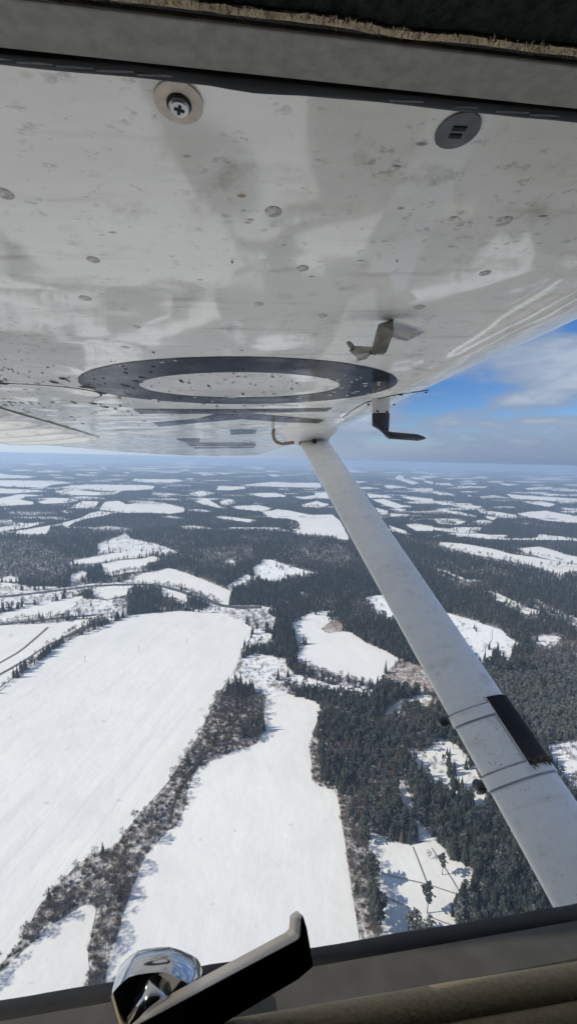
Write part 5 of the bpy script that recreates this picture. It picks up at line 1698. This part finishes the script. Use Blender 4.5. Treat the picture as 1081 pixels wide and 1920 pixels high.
for x in (XA, XB):
    e_ = -0.012 if x < 0 else 0.012
    loop = [(0.115, 0.118), (0.173, c0[1] - 0.01), (0.12, -0.93), (-0.99, -0.93), (-0.99, 0.135)]
    mb.add([along(x, *l) for l in loop] + [along(x + e_, *l) for l in loop], [(0, 1, 2, 3, 4), (5, 6, 7, 8, 9)] + [(i, (i + 1) % 5, 5 + (i + 1) % 5, 5 + i) for i in range(5)])
mb.build('cabin_end', dp, (M['lining'],))
mb = MB()
mb.tube([P(-100, 2040, 0.124), P(500, 1942, 0.1242), P(850, 1882, 0.1245), P(1300, 1808, 0.125), P(2600, 1600, 0.126)], 0.0056, 18)
mb.build('trim_roll', dp, (M['roll'],), True)
mb = MB()
mb.tube([P(-100, 2120, 0.117), P(500, 2010, 0.1172), P(850, 1948, 0.1175), P(1300, 1870, 0.118), P(2600, 1660, 0.119)], 0.0056, 18)
mb.build('trim_roll', dp, (M['roll'],), True)

# window latch: lever with an upturned tip, coloured as lit on top and unlit elsewhere, chrome knob behind it
fp = [(225, 1962), (240, 1932), (262, 1919), (555, 1763), (562, 1757), (564, 1725), (567, 1714), (575, 1740), (588, 1812), (560, 1836), (410, 1925), (330, 1968)]
bp = [(246, 1930), (262, 1898), (284, 1882), (533, 1748), (541, 1740), (542, 1716), (557, 1706), (567, 1730), (578, 1800), (550, 1824), (420, 1900), (340, 1945)]
yf, yk = 0.118, 0.130
n = len(fp)
mb = MB()
F_ = [P(u, w, yf) for u, w in fp]; B_ = [P(u, w, yk) for u, w in bp]
mb.add(F_ + B_, [tuple(range(n)), tuple(range(n, 2 * n))[::-1]], 0)
mb.add(F_ + B_, [(i, (i + 1) % n, n + (i + 1) % n, n + i) for i in range(0, 6)], 1)
mb.add(F_ + B_, [(i, (i + 1) % n, n + (i + 1) % n, n + i) for i in range(6, n)], 0)
lever = mb.build('window_latch', plane, (M['latchb'], M['latchg']))
me_ = lever.data
bm = bmesh.new(); bm.from_mesh(me_); bmesh.ops.remove_doubles(bm, verts=bm.verts, dist=1e-6); bm.to_mesh(me_); bm.free()
bevel(lever, 0.0006, 2)
kn = []
for k, (cx_, cy_, rx, ry, y) in enumerate(((308, 1800, 30, 16, 0.150), (304, 1806, 62, 32, 0.147), (302, 1822, 80, 47, 0.142), (296, 1855, 84, 56, 0.136), (288, 1880, 82, 58, 0.132), (276, 1935, 50, 40, 0.127))):
    oct_ = lambda a: 0.5 + 0.5 * math.cos(math.pi / 8) / math.cos(((a - 0.2) % (math.pi / 4)) - math.pi / 8)   # rounded octagon
    kn.append([P(cx_ + rx * oct_(a) * math.cos(a), cy_ + ry * oct_(a) * math.sin(a), y) for a in np.linspace(0.2, 0.2 + 2 * math.pi, 49)[:-1]])
mb = MB(); mb.loft(kn); kb = mb.build('latch_knob', lever, (M['chrome'],), True); bevel(kb, 0.0016, 3)
mb = MB(); mb.tube([P(300, 1850, 0.131), P(285, 1880, 0.128), P(262, 1925, 0.124)], [0.0062, 0.0052, 0.006], 16); mb.build('latch_spindle', lever, (M['chrome'],), True)

# ------------------------------------------------------------------ haze
HAZE_DENSITY = 1.4e-4
th_ = bpy.data.materials.new('haze_air'); th_.use_nodes = True
for n in list(th_.node_tree.nodes): th_.node_tree.nodes.remove(n)
vo_ = th_.node_tree.nodes.new('ShaderNodeVolumePrincipled'); oo = th_.node_tree.nodes.new('ShaderNodeOutputMaterial')
vo_.inputs['Color'].default_value = (0.55, 0.72, 0.97, 1); vo_.inputs['Density'].default_value = HAZE_DENSITY; vo_.inputs['Anisotropy'].default_value = 0.2
th_.node_tree.links.new(vo_.outputs[0], oo.inputs['Volume'])
mb = MB(); zb, zt = float(ga[:, 2].min()) - 2.0, 3.0
mb.box((0, 0, (zb + zt) / 2), (64000, 64000, zt - zb))
hz_o = mb.build('haze', None, (th_,))
tag(hz_o, 'thin pale blue winter haze over the whole landscape', kind='stuff')
